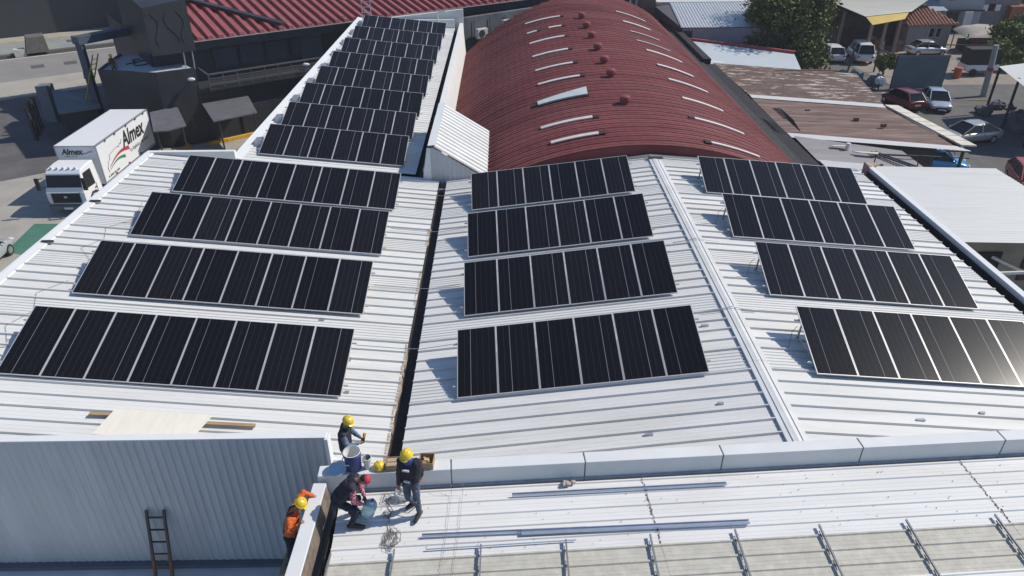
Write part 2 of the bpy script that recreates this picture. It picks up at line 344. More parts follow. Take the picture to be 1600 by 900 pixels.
pick = mth('GREATER_THAN', oi.outputs['Random'], .5)
bx_ = mth('ADD', mth('MULTIPLY', pick, cw*2), .03+cw*2)
bright = mth('LESS_THAN', mth('ABSOLUTE', mth('SUBTRACT', sx.outputs[0], bx_)), .0065)
m1 = n_.new('ShaderNodeMix'); m1.data_type = 'RGBA'; m1.inputs[6].default_value = (.034,.033,.034,1); m1.inputs[7].default_value = (.0075,.0070,.0078,1)
l_.new(mth('MULTIPLY', edge, edgey), m1.inputs[0])
m1b = n_.new('ShaderNodeMix'); m1b.data_type = 'RGBA'; m1b.inputs[7].default_value = (.2,.2,.215,1); l_.new(bright, m1b.inputs[0]); l_.new(m1.outputs[2], m1b.inputs[6])
hs = n_.new('ShaderNodeHueSaturation'); l_.new(m1b.outputs[2], hs.inputs['Color']); l_.new(mth('ADD', mth('MULTIPLY', oi.outputs['Random'], .6), .7), hs.inputs['Value'])
l_.new(hs.outputs[0], b.inputs['Base Color']); b.inputs['Roughness'].default_value = .13; b.inputs['Specular IOR Level'].default_value = .26
b.inputs['Coat Weight'].default_value = .07; b.inputs['Coat Roughness'].default_value = .26; b.inputs['Coat IOR'].default_value = 1.4
m = MB(); T = .035; rim = .017
m.box(0,PW,0,rim,-T,0); m.box(0,PW,PL-rim,PL,-T,0); m.box(0,rim,rim,PL-rim,-T,0); m.box(PW-rim,PW,rim,PL-rim,-T,0)
m.box(rim,PW-rim,rim,PL-rim,-.016,-.012)
frame_me = withmats(m.mesh('panel_frame'), alu)
glass_me = withmats(MB().box(rim,PW-rim,rim,PL-rim,-.011,-.004).mesh('panel_glass'), glass)
TILT = .3117; LIFT = .12
leg_me = withmats(MB().box(-.02,.02,-.02,.02,0,1).mesh('support_leg'), alu_matte)
foot_me = withmats(MB().box(-.06,.06,-.04,.04,0,.012).box(-.03,.03,-.03,.03,.012,.09).mesh('roof_clamp'), alu_matte)
rail_c = {}
def solar_row(x0, y0, npan, s, z, label, group, dx=0):
    """Row following the roof slope s (dz/dx) from its left front corner; far edge raised."""
    r = thing('solar_panel_row', (x0, y0, z), label, 'solar panels', group); r.rotation_euler = (0, -math.atan(s), 0)
    ct, st = math.cos(TILT), math.sin(TILT)
    for i in range(npan):
        f = inst(frame_me, 'solar_panel', r, (i*1.05, 0, LIFT+random.uniform(-.004,.004)), (TILT+random.uniform(-.003,.003), 0, 0))
        inst(glass_me, 'cell_glass', f)
    W = npan*1.05
    if npan not in rail_c: rail_c[npan] = withmats(MB().box(-.12,W+.1,-.02,.02,-.045,0).mesh('support_rail'), alu)
    for t in (.4, 1.75):
        inst(rail_c[npan], 'support_rail', r, (0, t*ct, LIFT+t*st-.045))
    k = npan//2+1
    for i in range(k):
        x = .12+i*(W-.24)/(k-1)
        for t in (.4, 1.75):
            hh = LIFT+t*st-.09
            inst(leg_me, 'support_leg', r, (x, t*ct, 0), scale=(1,1,hh))
            inst(foot_me, 'roof_clamp', r, (x, t*ct, 0))
        b0 = Vector((x, .45*ct, LIFT+.4*st-.09)); b1 = Vector((x, 1.75*ct, .06))
        o = inst(leg_me, 'support_brace', r, b0); d = b1-b0; o.rotation_mode = 'QUATERNION'; o.rotation_quaternion = d.to_track_quat('Z','Y'); o.scale = (.7,.7,d.length)
    return r
ords = ['front', 'second', 'third', 'fourth']
GL, GM, GR, GB = 'panel rows on the left white slope', 'panel rows on the middle white slope', 'panel rows on the right white slope', 'panel rows on the long narrow roof'
for i, (x, y) in enumerate([(-12.536,14.298),(-12.607,18.109),(-12.601,21.885),(-12.614,25.551)]):
    solar_row(x, y, 8, -SL, zL(x), f'{ords[i]} row of eight solar panels on the left slope, counted from the parapet', GL)
for i, (x, y) in enumerate([(-1.237,14.174),(-1.223,17.952),(-1.262,21.634),(-1.264,25.424)]):
    solar_row(x, y, 6, SM, zM(x), f'{ords[i]} row of six solar panels between gutter and ridge, counted from parapet', GM)
for i, (x, y) in enumerate([(7.584,14.019),(7.621,17.749),(7.593,21.482),(7.611,25.211)]):
    solar_row(x, y, 6, -SR, zRr(x), f'{ords[i]} row of six solar panels right of the ridge, counted from the parapet', GR)
nth = ['nearest', 'second', 'third', 'fourth', 'fifth', 'sixth', 'seventh', 'farthest']
for i, y in enumerate([30.1,33.55,37.1,40.75,44.47,48.4,52.4,56.56]):
    solar_row(-10.69, y, 6, -SL, zL(-10.69), f'{nth[i]} of the eight short panel rows on the long narrow white roof', GB)
# loose cable ends at row corners
for j, (x, y, z) in enumerate([(7.5,15.9,zRr(7.5)),(7.5,19.6,zRr(7.5)),(7.5,23.3,zRr(7.5)),(-12.6,16.2,zL(-12.6)),(-12.7,20.0,zL(-12.7)),(-12.7,23.6,zL(-12.7))]):
    c = MB().tube([(x+.1,y-.3,z+.45),(x-.06,y-.4,z+.36),(x-.12,y-.55,z+.2),(x-.2,y-.7,z+.07),(x-.55,y-.72,z+.06),(x-.8,y-.7,z+.06)], .007, 5)
    tag(c.build('loose_cable', dark_steel), f'thin dark cable at the left end of the {ords[j % 3]} panel row, {"right" if x > 0 else "left"} slope', 'cable', 'loose cable ends')
for j, pts in enumerate([[(-13.0,15.6),(-13.5,16.4),(-13.2,17.2),(-13.6,18.1),(-13.1,18.9)],[(-13.1,20.2),(-13.7,20.9),(-13.3,21.6),(-13.6,22.4),(-13.0,23.2),(-13.3,24.6)]]):
    tag(MB().tube([(x,y,zL(x)+.03) for x,y in pts], .005, 5).build('loose_cable', dark_steel), f'thin cable wandering over ribs near the left eave, {"nearer" if j == 0 else "farther"} one', 'cable', 'loose cable ends')
# ------------------------------------------------------------------ red arched warehouse
VR = (9.1**2+3.3**2)/(2*3.3); VZ = 7.8-VR; VX = 6.0; AM = math.asin(9.1/VR)
va = thing('arched_warehouse', (VX, 45, 0), 'large warehouse with dark red barrel vault roof and white skylight strips', 'building')
def vpt(a, r=0): return (VX+(VR+r)*math.sin(a), VZ+(VR+r)*math.cos(a))
AW = .61
prof = [(0,0),(.02,.04),(.05,.045),(.08,.0),(.29,-.004),(.305,.018),(.325,.018),(.34,-.004),(.61,0)]
NS = 30
def arch_mesh(a0, a1):
    vs = []; fs = []; n = len(prof); ns = max(2, int(NS*(a1-a0)/(2*AM)*3))
    for i in range(ns+1):
        a = a0+(a1-a0)*i/ns
        crimp = .008 if i % 2 else 0
        for j, (y, r) in enumerate(prof):
            x, z = vpt(a, r + (crimp if 3 <= j <= 8 else 0)); vs.append((x-VX, y, z))
    for i in range(ns):
        for j in range(n-1): fs.append((i*n+j, (i+1)*n+j, (i+1)*n+j+1, i*n+j+1))
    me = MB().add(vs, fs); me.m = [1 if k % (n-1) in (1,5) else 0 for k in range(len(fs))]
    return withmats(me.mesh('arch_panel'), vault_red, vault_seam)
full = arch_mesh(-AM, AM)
k = 0; y = 29.35
while y < 74.5:
    if y < 60.4: me = full
    else:
        xl = -3.1 + (y-60.4)/(74.6-60.4)*18.2; sa = (xl-VX)/VR
        a0 = math.asin(max(-.99, min(.62, sa)))
        if a0 > AM-.05: break
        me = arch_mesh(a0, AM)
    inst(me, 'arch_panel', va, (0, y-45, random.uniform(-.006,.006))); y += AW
m = MB(); vs = [(vpt(-AM+2*AM*i/24)[0], 29.36, vpt(-AM+2*AM*i/24)[1]-.02) for i in range(25)]
m.poly([(VX-9.1,29.36,0)]+vs+[(VX+9.1,29.36,0)]); m.build('end_wall', vault_red, va)
m = MB(); m.box(VX-9.1,VX-8.9,29.5,60.4,0,4.45); m.box(VX+8.85,VX+9.05,29.5,74.2,0,4.45); m.add([(VX-9.1,60.5,0),(VX+9,74.6,0),(VX+9,74.6,4.5),(VX+4.5,71.1,6.9),(VX,67.6,7.7),(VX-4.5,64.1,6.9),(VX-9.1,60.5,4.5)], [tuple(range(7))]); m.build('wall', white_wall, va)
def strip(a0, a1, y, w=.2, lift=.07, name='skylight_strip', m_=None):
    vs = []; n = 8
    for i in range(n+1):
        a = R(a0)+(R(a1)-R(a0))*i/n
        for yy, r in ((-w/2,lift-.03),(-w/2,lift+.02),(w/2,lift+.02),(w/2,lift-.03)):
            x, z = vpt(a, r); vs.append((x, y+yy, z))
    fs = [(4*i+q, 4*i+4+q, 4*i+5+q, 4*i+1+q) for i in range(n) for q in range(3)] + [(0,1,2,3), (4*n+3,4*n+2,4*n+1,4*n)]
    return MB().add(vs, fs).build(name, m_ or skylight_m, va)
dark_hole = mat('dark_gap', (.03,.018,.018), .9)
for i, (a0, a1, y) in enumerate([(-15.9,-7.2,31.15),(-17.3,-7.3,33.5),(-16.5,-6.9,41.0),(-16.6,-7.4,44.1),(-16.8,-7.4,47.7),(-17,-7.2,51.6),(-17.3,-14.3,55.05),(-10.8,-7,55.1),(-17.4,-6.4,58.7)]):
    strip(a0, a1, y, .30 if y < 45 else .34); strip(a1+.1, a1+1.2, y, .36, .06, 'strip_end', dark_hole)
# one strip sprung loose and lifted
vs = []; n = 8
for i in range(n+1):
    a = R(-17.2)+R(10.5)*i/n; up = .06+.18*(i/n)**1.5
    for yy, r in ((-.22-.12*i/n, up*.3+.03),(-.22-.12*i/n, up*.3+.08),(.16+.16*i/n, up+.1),(.16+.16*i/n, up+.05)):
        x, z = vpt(a, r); vs.append((x, 37.4+yy, z))
tag(MB().add(vs, [(4*i+q,4*i+4+q,4*i+5+q,4*i+1+q) for i in range(n) for q in range(3)]+[(0,1,2,3),(4*n+3,4*n+2,4*n+1,4*n)]).build('skylight_strip', mat('pale_skylight', (.55,.6,.6), .45, 0, .1, 3), va), 'skylight strip sprung loose and lifted')
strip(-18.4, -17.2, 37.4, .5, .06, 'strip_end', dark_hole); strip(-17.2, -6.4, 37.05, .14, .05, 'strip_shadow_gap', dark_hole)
for a0, a1, y, w in [(13.1,23.6,62.2,.3),(13,22.1,58,.4),(13,22.2,54.3,.18),(12.8,22.9,51.2,.16),(13.7,24,48.5,.34),(13.6,23.3,44.6,.34),(13.7,23.6,41.25,.3),(13.6,23.1,37.5,.3),(12.8,23.4,33.9,.26),(12.5,21.9,30.4,.22)]:
    strip(a0, a1, y, w)
    if y < 36: strip(a0-1.2, a0-.1, y, .36, .06, 'strip_end', dark_hole)
for y in (35.3,40.5,43.6,47.0,50.5,53.9,57.5):
    v = MB(); z = 7.8; v.lathe((5.98,y,z), [(.2,0),(.2,.12),(.24,.14),(.27,.2),(.275,.3),(.25,.39),(.15,.44),(.04,.45)], 14)
    for q in range(12):
        a = q*math.pi/6; v.bar((5.98+.25*math.cos(a), y+.25*math.sin(a), z+.14), (5.98+.24*math.cos(a+.25), y+.24*math.sin(a+.25), z+.4), .02, .04)
    v.build('roof_vent', vent_red, va)
# dark gutter wall along the right foot of the vault
gw = thing('boundary_wall', (16.1, 50, 0), 'dark bitumen topped boundary wall along the right foot of the red vault', 'wall')
m = MB(); m.box(15.2,15.8,29.6,75.5,0,4.35); m.build('gutter_bed', gutter_dark, gw)
m = MB(); m.box(15.82,16.75,31,58,0,4.2); m.box(15.82,16.4,58,76,0,4.6); m.build('wall_body', mat('dark_block_wall', (.018,.016,.02), .85, 0, .3, 1), gw)
m = MB()
for i in range(9): m.bar((16.95,40+i*1.7,4.0),(17.3,39.6+i*1.7,3.6),.05)
for i in range(9): m.tube([(16.75,44.2-.25*i,4.8),(17.05,43.6-.25*i,4.95),(17.4,43.0-.25*i,4.4)], .03, 5)
m.build('bent_sheet_edges', dark_steel, gw)

# ------------------------------------------------------------------ front building (skewed a few degrees)
SK = R(3.15); FO = Vector((0, 10.84, 7.15)); cs, sn = math.cos(SK), math.sin(SK)
def F(x, y, z=0):                 # front building coordinates: x along its parapet, y towards the back, z above its roof
    return Vector((FO.x + x*cs - y*sn, FO.y + x*sn + y*cs, FO.z + z))
fb = thing('front_building', F(4, -2, -7.15), 'low building in front with white ribbed roof, beige fibreglass sheets and white parapet', 'building')
joints = [-3.86, -1.16, 1.6, 4.5, 7.5, 10.62, 13.6, 16.6]
for i in range(len(joints)-1):
    a, b_ = joints[i]+.012, joints[i+1]-.012
    m = MB(); m.hexa([F(a,0,-1.2),F(b_,0,-1.2),F(b_,.30,-1.2),F(a,.30,-1.2),F(a,0,.45),F(b_,0,.45),F(b_,.30,.45),F(a,.30,.45)]); m.build('parapet_segment', cream_coping, fb, bev=.012)
    m = MB(); m.hexa([F(b_,.012,-.1),F(b_+.024,.012,-.1),F(b_+.024,.288,-.1),F(b_,.288,-.1),F(b_,.006,.44),F(b_+.024,.006,.44),F(b_+.024,.29,.455),F(b_,.29,.455)]); m.build('parapet_joint', mat('joint_sealant', (.13,.12,.11), .9, 0, .3, 6), fb)
m = MB(); m.bar(F(-3.5,-.02,.03), F(16,-.02,.03), .05, .03); m.build('base_flashing', mat('grey_sealant', (.36,.38,.41), .7, 0, .2, 4, dirt=.5, dcol=(.1,.09,.08)), fb)
beige_fibre = mat('beige_fibreglass', (.50,.48,.42), .65, 0, .16, 5, col2=(.41,.39,.335), mixs=(3.5,.52,.16), dirt=.75, dcol=(.28,.26,.215), bump=.25, bscale=50)
front_white = mat('front_white_sheet', (.68,.68,.665), .5, 0, .05, .8, col2=(.62,.61,.585), mixs=(1.0,.58,.12), dirt=.6, dcol=(.44,.40,.34), stretch=(.4,2.0,1), objvar=.015)
RP = .337
def front_sheet(x0, x1, ya, n, m_, zoff=0):
    pr = []
    for i in range(n):
        y = -i*RP; pr += [(y,0),(y-.012,.03),(y-.045,.03),(y-.06,0),(y-.15,0),(y-.157,.005),(y-.175,.005),(y-.182,0),(y-.24,0),(y-.247,.005),(y-.265,.005),(y-.272,0)]
    pr += [(-n*RP,0)]; k = len(pr)
    vs = [F(x0,ya+y,z+zoff) for y,z in pr] + [F(x1,ya+y,z+zoff+.0) for y,z in pr]
    MB().add(vs, [(i+1,k+i+1,k+i,i) for i in range(k-1)]).build('roof_sheet', m_, fb)
for ci, (a, b_) in enumerate([(-3.42,2.80),(2.78,9.68),(9.66,16.5)]):
    for r, n in ((0,3),(1,2)):
        front_sheet(a, b_, -.10-(0 if r == 0 else 3*RP), n, front_white, .004*ci+.002*r)
    front_sheet(a, b_, -.10-5*RP, 2, beige_fibre, .004*ci+.004); front_sheet(a, b_, -.10-7*RP, 1, beige_fibre, .004*ci+.006)
    front_sheet(a, b_, -.10-8*RP, 3, front_white, .004*ci+.002); front_sheet(a, b_, -.10-11*RP, 3, front_white, .004*ci)
for xx in (2.79, 9.67):    # rust and dirt along the end laps
    m = MB(); k = 60; vs = []
    for i in range(k+1):
        t = i/k; y = -.1-t*5*RP; j = random.gauss(0,.012); w_ = abs(random.gauss(.006,.006))+.002
        vs += [F(xx+j-w_, y, .040 if (t*5) % 1 < .18 else .016), F(xx+j+w_, y, .040 if (t*5) % 1 < .18 else .016)]
    m.add(vs, [(2*i,2*i+1,2*i+3,2*i+2) for i in range(k)]); m.build('rusty_lap', rust, fb)
m = MB()
for i in range(120):
    x, y = random.uniform(-3.2,11.5), random.uniform(-1.75,-.12); s_ = random.choice((.003,.004,.005)); p = F(x,y,.032)
    m.box(p.x-s_,p.x+s_,p.y-s_,p.y+s_,p.z-.03,p.z+.004)
tag(m.build('screw_heads', mat('screw_rust', (.3,.27,.24), .8), fb), kind='stuff')
# left side: coping wall towards the camera, rusty inner face, dark slot
m = MB(); m.hexa([(-3.96,6.0,3.0),(-3.64,6.0,3.0),(-3.62,10.55,3.0),(-3.92,10.55,3.0),(-3.96,6.0,7.5),(-3.66,6.0,7.5),(-3.66,10.55,7.5),(-3.92,10.55,7.5)]); m.build('side_coping', cream_coping, fb, bev=.012)
m = MB(); m.add([(-3.655,6,7.46),(-3.655,10.5,7.46),(-3.60,10.5,7.1),(-3.60,6,7.1)], [(0,1,2,3)]); m.build('rusty_inner_face', mat('dark_rusty_face', (.16,.125,.10), .85, 0, .4, 5), fb)
m = MB(); m.add([(-3.6,6,6.6),(-3.6,10.83,6.6),(-3.42,10.83,6.6),(-3.42,6,6.6)], [(0,1,2,3)]); m.add([(-3.43,6,6.6),(-3.43,10.62,6.6),(-3.43,10.62,7.145),(-3.43,6,7.145)], [(0,1,2,3)]); m.build('side_gutter', gutter_dark, fb)
m = MB(); m.hexa([F(-3.0,-6,-7.1),F(16.5,-6,-7.1),F(16.5,-.02,-7.1),F(-3.0,-.02,-7.1),F(-3.0,-6,-.6),F(16.5,-6,-.6),F(16.5,-.02,-.6),F(-3.0,-.02,-.6)]); m.build('wall', white_wall, fb)
# steel mounting rails fixed across the beige sheets
rail_steel = mat('mounting_rail_steel', (.26,.27,.29), .45, .5, .15, 6)
ordn = ['first','second','third','fourth','fifth','sixth','seventh','eighth','ninth']
for i, x in enumerate([-3.3,-2.13,-.52,1.08,2.69,4.33,5.98,7.71,9.5]):
    t = thing('mounting_rail', (x, 9.0, 7.2), f'{ordn[i]} dark mounting rail from the left across the beige roof sheets', 'rail', 'mounting rails on the beige sheets')
    yb = F(x, -1.62).y
    lean = 0.0
    m = MB(); m.bar((x,yb,7.235),(x-.02,6.6,7.235),.03,.045); m.build('rail_bar', rail_steel, t)
    for q in range(7): MB().bar((x-.035,yb-.12-q*RP,7.20),(x-.045,yb-.33-q*RP,7.20),.010,.025).build('clamp_strip', rail_steel, t)
# grey clad wall at lower left with ledge
gwall = thing('grey_clad_wall', (-9, 12.1, 0), 'blue grey corrugated wall in shade at lower left with white capping', 'wall')
pitch = .19; x = -16.0; i = 0
while x < -4.1:
    x1 = min(x+.95, -4.06); vs = []; pr = []
    xx = x
    while xx < x1-.01:
        pr += [(xx,0),(xx+.035,-.014),(xx+.075,-.014),(xx+.11,0)]; xx += pitch
    pr += [(x1,0)]; n = len(pr)
    MB().add([(a,12.15+b2,3.26) for a,b2 in pr]+[(a,12.15+b2,7.28) for a,b2 in pr], [(k,k+1,n+k+1,n+k) for k in range(n-1)]).build('cladding_sheet', grey_clad, gwall); x = x1
MB().hexa([(-16,12.1,7.27),(-4.03,12.1,7.27),(-4.03,12.3,7.27),(-16,12.3,7.27),(-16,12.1,7.30),(-4.03,12.1,7.30),(-4.03,12.3,7.29),(-16,12.3,7.29)]).build('capping', white_flash, gwall)
MB().box(-4.055,-3.98,12.05,12.3,5.0,7.28).build('end_capping', white_flash, gwall)
MB().box(-16,-4.0,12.16,12.3,0,7.26).build('wall_core', white_wall, gwall)
MB().box(-16,-3.97,11.98,12.15,3.17,3.27).build('ledge_flashing', mat('dark_flashing', (.12,.13,.15), .6), gwall)
lower = MB().add([(-16,4,3.15),(-3.97,4,3.15),(-3.97,12.1,3.15),(-16,12.1,3.15)], [(0,1,2,3)]).box(-16,-3.97,4,11.9,0,3.1)
tag(lower.build('lower_roof_slab', mat('grey_painted_slab', (.58,.57,.56), .8, 0, .12, 1.1, dirt=.5, dcol=(.25,.22,.2), bump=.1)), 'grey painted flat slab at the foot of the corrugated wall', 'roof slab')
# ------------------------------------------------------------------ shared builders: cars, lettering, foliage
glass_dark = mat('tinted_glass', (.01,.012,.014), .05, 0, .1, 1, spec=.3)
rubber = mat('tyre_rubber', (.018,.018,.018), .85, 0, .2, 5)
rim_m = mat('wheel_rim', (.45,.46,.48), .35, .7, .1, 5)
lamp_m = mat('lamp_lens', (.7,.7,.7), .15, 0, .05, 3)
tail_m = mat('tail_lamp', (.25,.01,.01), .2, 0, .1, 3)
black_plastic = mat('black_plastic', (.02,.02,.022), .6, 0, .15, 4)
truck_white = mat('truck_white_paint', (.72,.73,.74), .35, 0, .02, 2, dirt=.1, dcol=(.4,.38,.35))
def text_mesh(txt, size, shear=0., off=0.):
    cu = bpy.data.curves.new('t', 'FONT'); cu.body = txt; cu.size = size; cu.shear = shear; cu.offset = off; cu.extrude = .004; cu.resolution_u = 3
    o = bpy.data.objects.new('t', cu); COL.objects.link(o); dg = bpy.context.evaluated_depsgraph_get()
    me = bpy.data.meshes.new_from_object(o.evaluated_get(dg)); bpy.data.objects.remove(o); bpy.data.curves.remove(cu); return me
def lettering(txt, size, parent, name, org, xd, yd, m_, shear=0., off=0., sx=1.):
    me = text_mesh(txt, size, shear, off); me.materials.clear(); me.materials.append(m_)
    X = Vector(xd).normalized(); Yv = Vector(yd).normalized(); Z = X.cross(Yv); o_ = Vector(org) - worg(parent)
    me.transform(Matrix(((X.x*sx, Yv.x, Z.x, o_.x), (X.y*sx, Yv.y, Z.y, o_.y), (X.z*sx, Yv.z, Z.z, o_.z), (0,0,0,1))))
    o = bpy.data.objects.new(name, me); COL.objects.link(o); o.parent = parent; return o
def wheel(parent, c, r, w, axis='x'):
    M_ = Matrix.Rotation(math.pi/2, 3, 'Y')
    t = MB(); t.lathe(c, [(r*.6,-w/2),(r*.93,-w/2),(r,-w*.36),(r,w*.36),(r*.93,w/2),(r*.6,w/2)], 20, M_)
    o = t.build('wheel', rubber, parent, local=True)
    q = MB(); q.lathe(c, [(r*.15,-w*.52),(r*.62,-w*.51),(r*.62,w*.51),(r*.15,w*.52)], 14, M_); q.build('rim', rim_m, o, local=True)
def car(name, loc, rz, L, W, H, paint, label, cat='car', kind='sedan', group=None):
    """Front at local -y. Lofted lower body, glazed cabin, roof, lamps, wheels."""
    t = thing(name, loc, label, cat, group, rz); h = W/2; y0 = -L/2
    if kind == 'sedan': st = [(0,.42,.60,.72),(.03,.3,.70,.88),(.12,.22,.80,.96),(.26,.2,.90,1.0),(.5,.19,.93,1.0),(.78,.2,.97,1.0),(.9,.24,1.0,.97),(.97,.3,.96,.92),(1,.42,.8,.8)]; cab = (.215,.42,.69,.905)
    elif kind == 'hatch': st = [(0,.42,.62,.80),(.04,.3,.72,.92),(.12,.22,.82,.97),(.27,.2,.92,1.0),(.5,.19,.95,1.0),(.8,.2,.98,1.0),(.93,.24,1.0,.97),(.98,.3,.98,.94),(1,.42,.8,.9)]; cab = (.21,.41,.83,.975)
    else: st = [(0,.45,.8,.86),(.03,.32,.95,.95),(.15,.26,1.05,.98),(.3,.24,1.1,1.0),(.6,.24,1.12,1.0),(.9,.26,1.12,1.0),(.98,.34,1.1,.97),(1,.45,1.0,.92)]; cab = (.2,.33,.9,.985)
    vs = []; fs = []; rings = 10
    for f, zb, zt, wf in st:
        y = y0+f*L; w = h*wf
        vs += [(-w*.86,y,zb),(-w*.98,y,zb+.1),(-w,y,(zb+zt)/2),(-w*.97,y,zt-.09),(-w*.86,y,zt),(w*.86,y,zt),(w*.97,y,zt-.09),(w,y,(zb+zt)/2),(w*.98,y,zb+.1),(w*.86,y,zb)]
    n = rings
    for i in range(len(st)-1):
        for k in range(n): fs.append((i*n+k, (i+1)*n+k, (i+1)*n+(k+1) % n, i*n+(k+1) % n))
    fs += [tuple(range(n)), tuple((len(st)-1)*n+k for k in range(n-1,-1,-1))]
    body = MB().add(vs, fs).build('body', paint, t, smooth=True, local=True); 
    sub = body.modifiers.new('s', 'SUBSURF'); sub.levels = 1; sub.render_levels = 1
    a, b_, c, d = [y0+f*L for f in cab]; zb = [s_[2] for s_ in st][3]-.02; zr = H; wb = h*.88; wr = h*.70
    P = {'a':(a,zb),'b':(b_,zr-.03),'m':((b_+c)/2,zr),'c':(c,zr-.03),'d':(d,zb+.04)}
    def side(s_, k): y, z = P[k]; return (s_*(wb if k in 'ad' else wr), y, z)
    # roof
    m = MB(); rv = []; NR = 8
    for i in range(NR+1):
        f = i/NR; y = b_-.10+(c-b_+.2)*f; zz_ = zr-.075+.085*math.sin(math.pi*(.12+.76*f))**.7
        for fx_, dz in ((-1.03,-.07),(-.93,-.012),(-.6,.006),(0,.012),(.6,.006),(.93,-.012),(1.03,-.07)): rv.append((fx_*wr*(1.0+.02*math.sin(math.pi*f)),y,zz_+dz))
    m.add(rv, [(i*7+k,i*7+k+1,(i+1)*7+k+1,(i+1)*7+k) for i in range(NR) for k in range(6)]); m.build('roof', paint, t, smooth=True, local=True)
    MB().add([side(-1,'a'),side(1,'a'),side(1,'b'),side(-1,'b')], [(0,1,2,3)]).build('windscreen', glass_dark, t, local=True)
    MB().add([side(1,'d'),side(-1,'d'),side(-1,'c'),side(1,'c')], [(0,1,2,3)]).build('rear_window', glass_dark, t, local=True)
    for s_ in (-1,1):
        y_m = (b_+c)/2
        for q in ((side(s_,'a'),(s_*wb,y_m,zb),side(s_,'m'),side(s_,'b')), ((s_*wb,y_m,zb),side(s_,'d'),side(s_,'c'),side(s_,'m'))):
            MB().add(list(q), [(0,1,2,3)]).build('side_window', glass_dark, t, local=True)
        for k0, k1 in (('a','b'),('d','c')): MB().bar(Vector(side(s_,k0))+Vector((s_*.01,0,0)), Vector(side(s_,k1))+Vector((s_*.01,0,0)), .07, .06).build('pillar', paint, t, local=True)
        MB().bar((s_*(wb+.005),y_m,zb), (s_*(wr+.01),y_m,zr-.01), .08, .05, (0,1,0)).build('pillar', paint, t, local=True)
        MB().ball((s_*(h+.08), a+.28, zb+.06), (.1,.06,.075)).build('mirror', paint, t, local=True)
        MB().ball((s_*h*.66, y0+.07, .62 if kind != 'van' else .8), (.2,.08,.075)).build('headlight', lamp_m, t, local=True)
        MB().ball((s_*h*.72, -y0-.06, .8), (.17,.07,.09)).build('tail_light', tail_m, t, local=True)
        for f in (.18,.80): wheel(t, (s_*(h-.1), y0+f*L, .31), .31, .2)
        MB().bar((s_*(h+.002), y_m+.12, zb-.12), (s_*(h+.002), y_m+.3, zb-.12), .02).build('door_handle', black_plastic, t, local=True)
    MB().box(-h*.5,h*.5,y0-.01,y0+.06,.38,.52).build('grille', black_plastic, t, local=True)
    MB().box(-.26,.26,-y0-.03,-y0+.015,.56,.68).build('number_plate', lamp_m, t, local=True)
    MB().box(-.26,.26,y0-.02,y0+.015,.3,.41).build('number_plate', lamp_m, t, local=True)
    return t
def foliage(name, blobs, nleaf, size, m_, parent):
    """Leaf sized quads scattered through ellipsoid clumps, denser near their skins."""
    vs = []; fs = []
    for (c, r) in blobs:
        k = nleaf; d = rng.normal(size=(k,3)); d /= np.linalg.norm(d, axis=1)[:,None]
        rad = rng.uniform(.35,1.0,(k,1))**.55 * (1+.16*rng.normal(size=(k,1)))
        p = np.array(c) + d*rad*np.array(r)
        a = rng.normal(size=(k,3)); a /= np.linalg.norm(a, axis=1)[:,None]
        b_ = np.cross(a, rng.normal(size=(k,3))); b_ /= np.linalg.norm(b_, axis=1)[:,None]
        s_ = size*rng.uniform(.5,1.3,(k,1)); a *= s_; b_ *= s_*.55; o = len(vs)
        q = np.stack([p-a, p+b_, p+a, p-b_], 1).reshape(-1,3); vs += q.tolist(); fs += [(o+4*i,o+4*i+1,o+4*i+2,o+4*i+3) for i in range(k)]
    return MB().add(vs, fs).build(name, m_, parent)
leaf_a = mat('leaf_green', (.085,.11,.035), .7, 0, .45, .9, col2=(.135,.145,.05), mixs=(1.4,.5,.14), spec=.2)
leaf_b = mat('leaf_yellow_green', (.12,.145,.04), .7, 0, .4, 1.5, spec=.2)
bark = mat('bark', (.09,.065,.045), .9, 0, .3, 6, bump=.4)
def tree(name, base, h, crown, nblob, nleaf, size, m_, label, group=None, spread=1., cat='tree'):
    t = thing(name, base, label, cat, group); bx, by, bz = base; top = Vector((bx, by, bz+h*.5))
    m = MB(); m.tube([(bx,by,bz),(bx+.1,by,bz+h*.25),top], [h*.03,h*.024,h*.016], 8)
    blobs = []
    for i in range(nblob):
        a = random.uniform(0,6.28); e = random.uniform(-.5,1.0); rr = crown[0]*random.uniform(.25,.78)
        c = (bx+math.cos(a)*rr*math.cos(e*1.2), by+math.sin(a)*rr*math.cos(e*1.2), bz+h-crown[1]+math.sin(e*1.4)*crown[1]*.8)
        s_ = random.uniform(.26,.44); blobs.append((c, (crown[0]*s_, crown[0]*s_, crown[1]*s_*.9)))
        if i % 2 == 0: m.tube([(bx,by,bz+h*random.uniform(.2,.42)), ((bx+c[0])/2,(by+c[1])/2,(bz+h*.4+c[2])/2), c], [h*.013,h*.009,h*.004], 5)
    m.build('trunk', bark, t); foliage('crown', blobs, nleaf, size, m_, t); return t

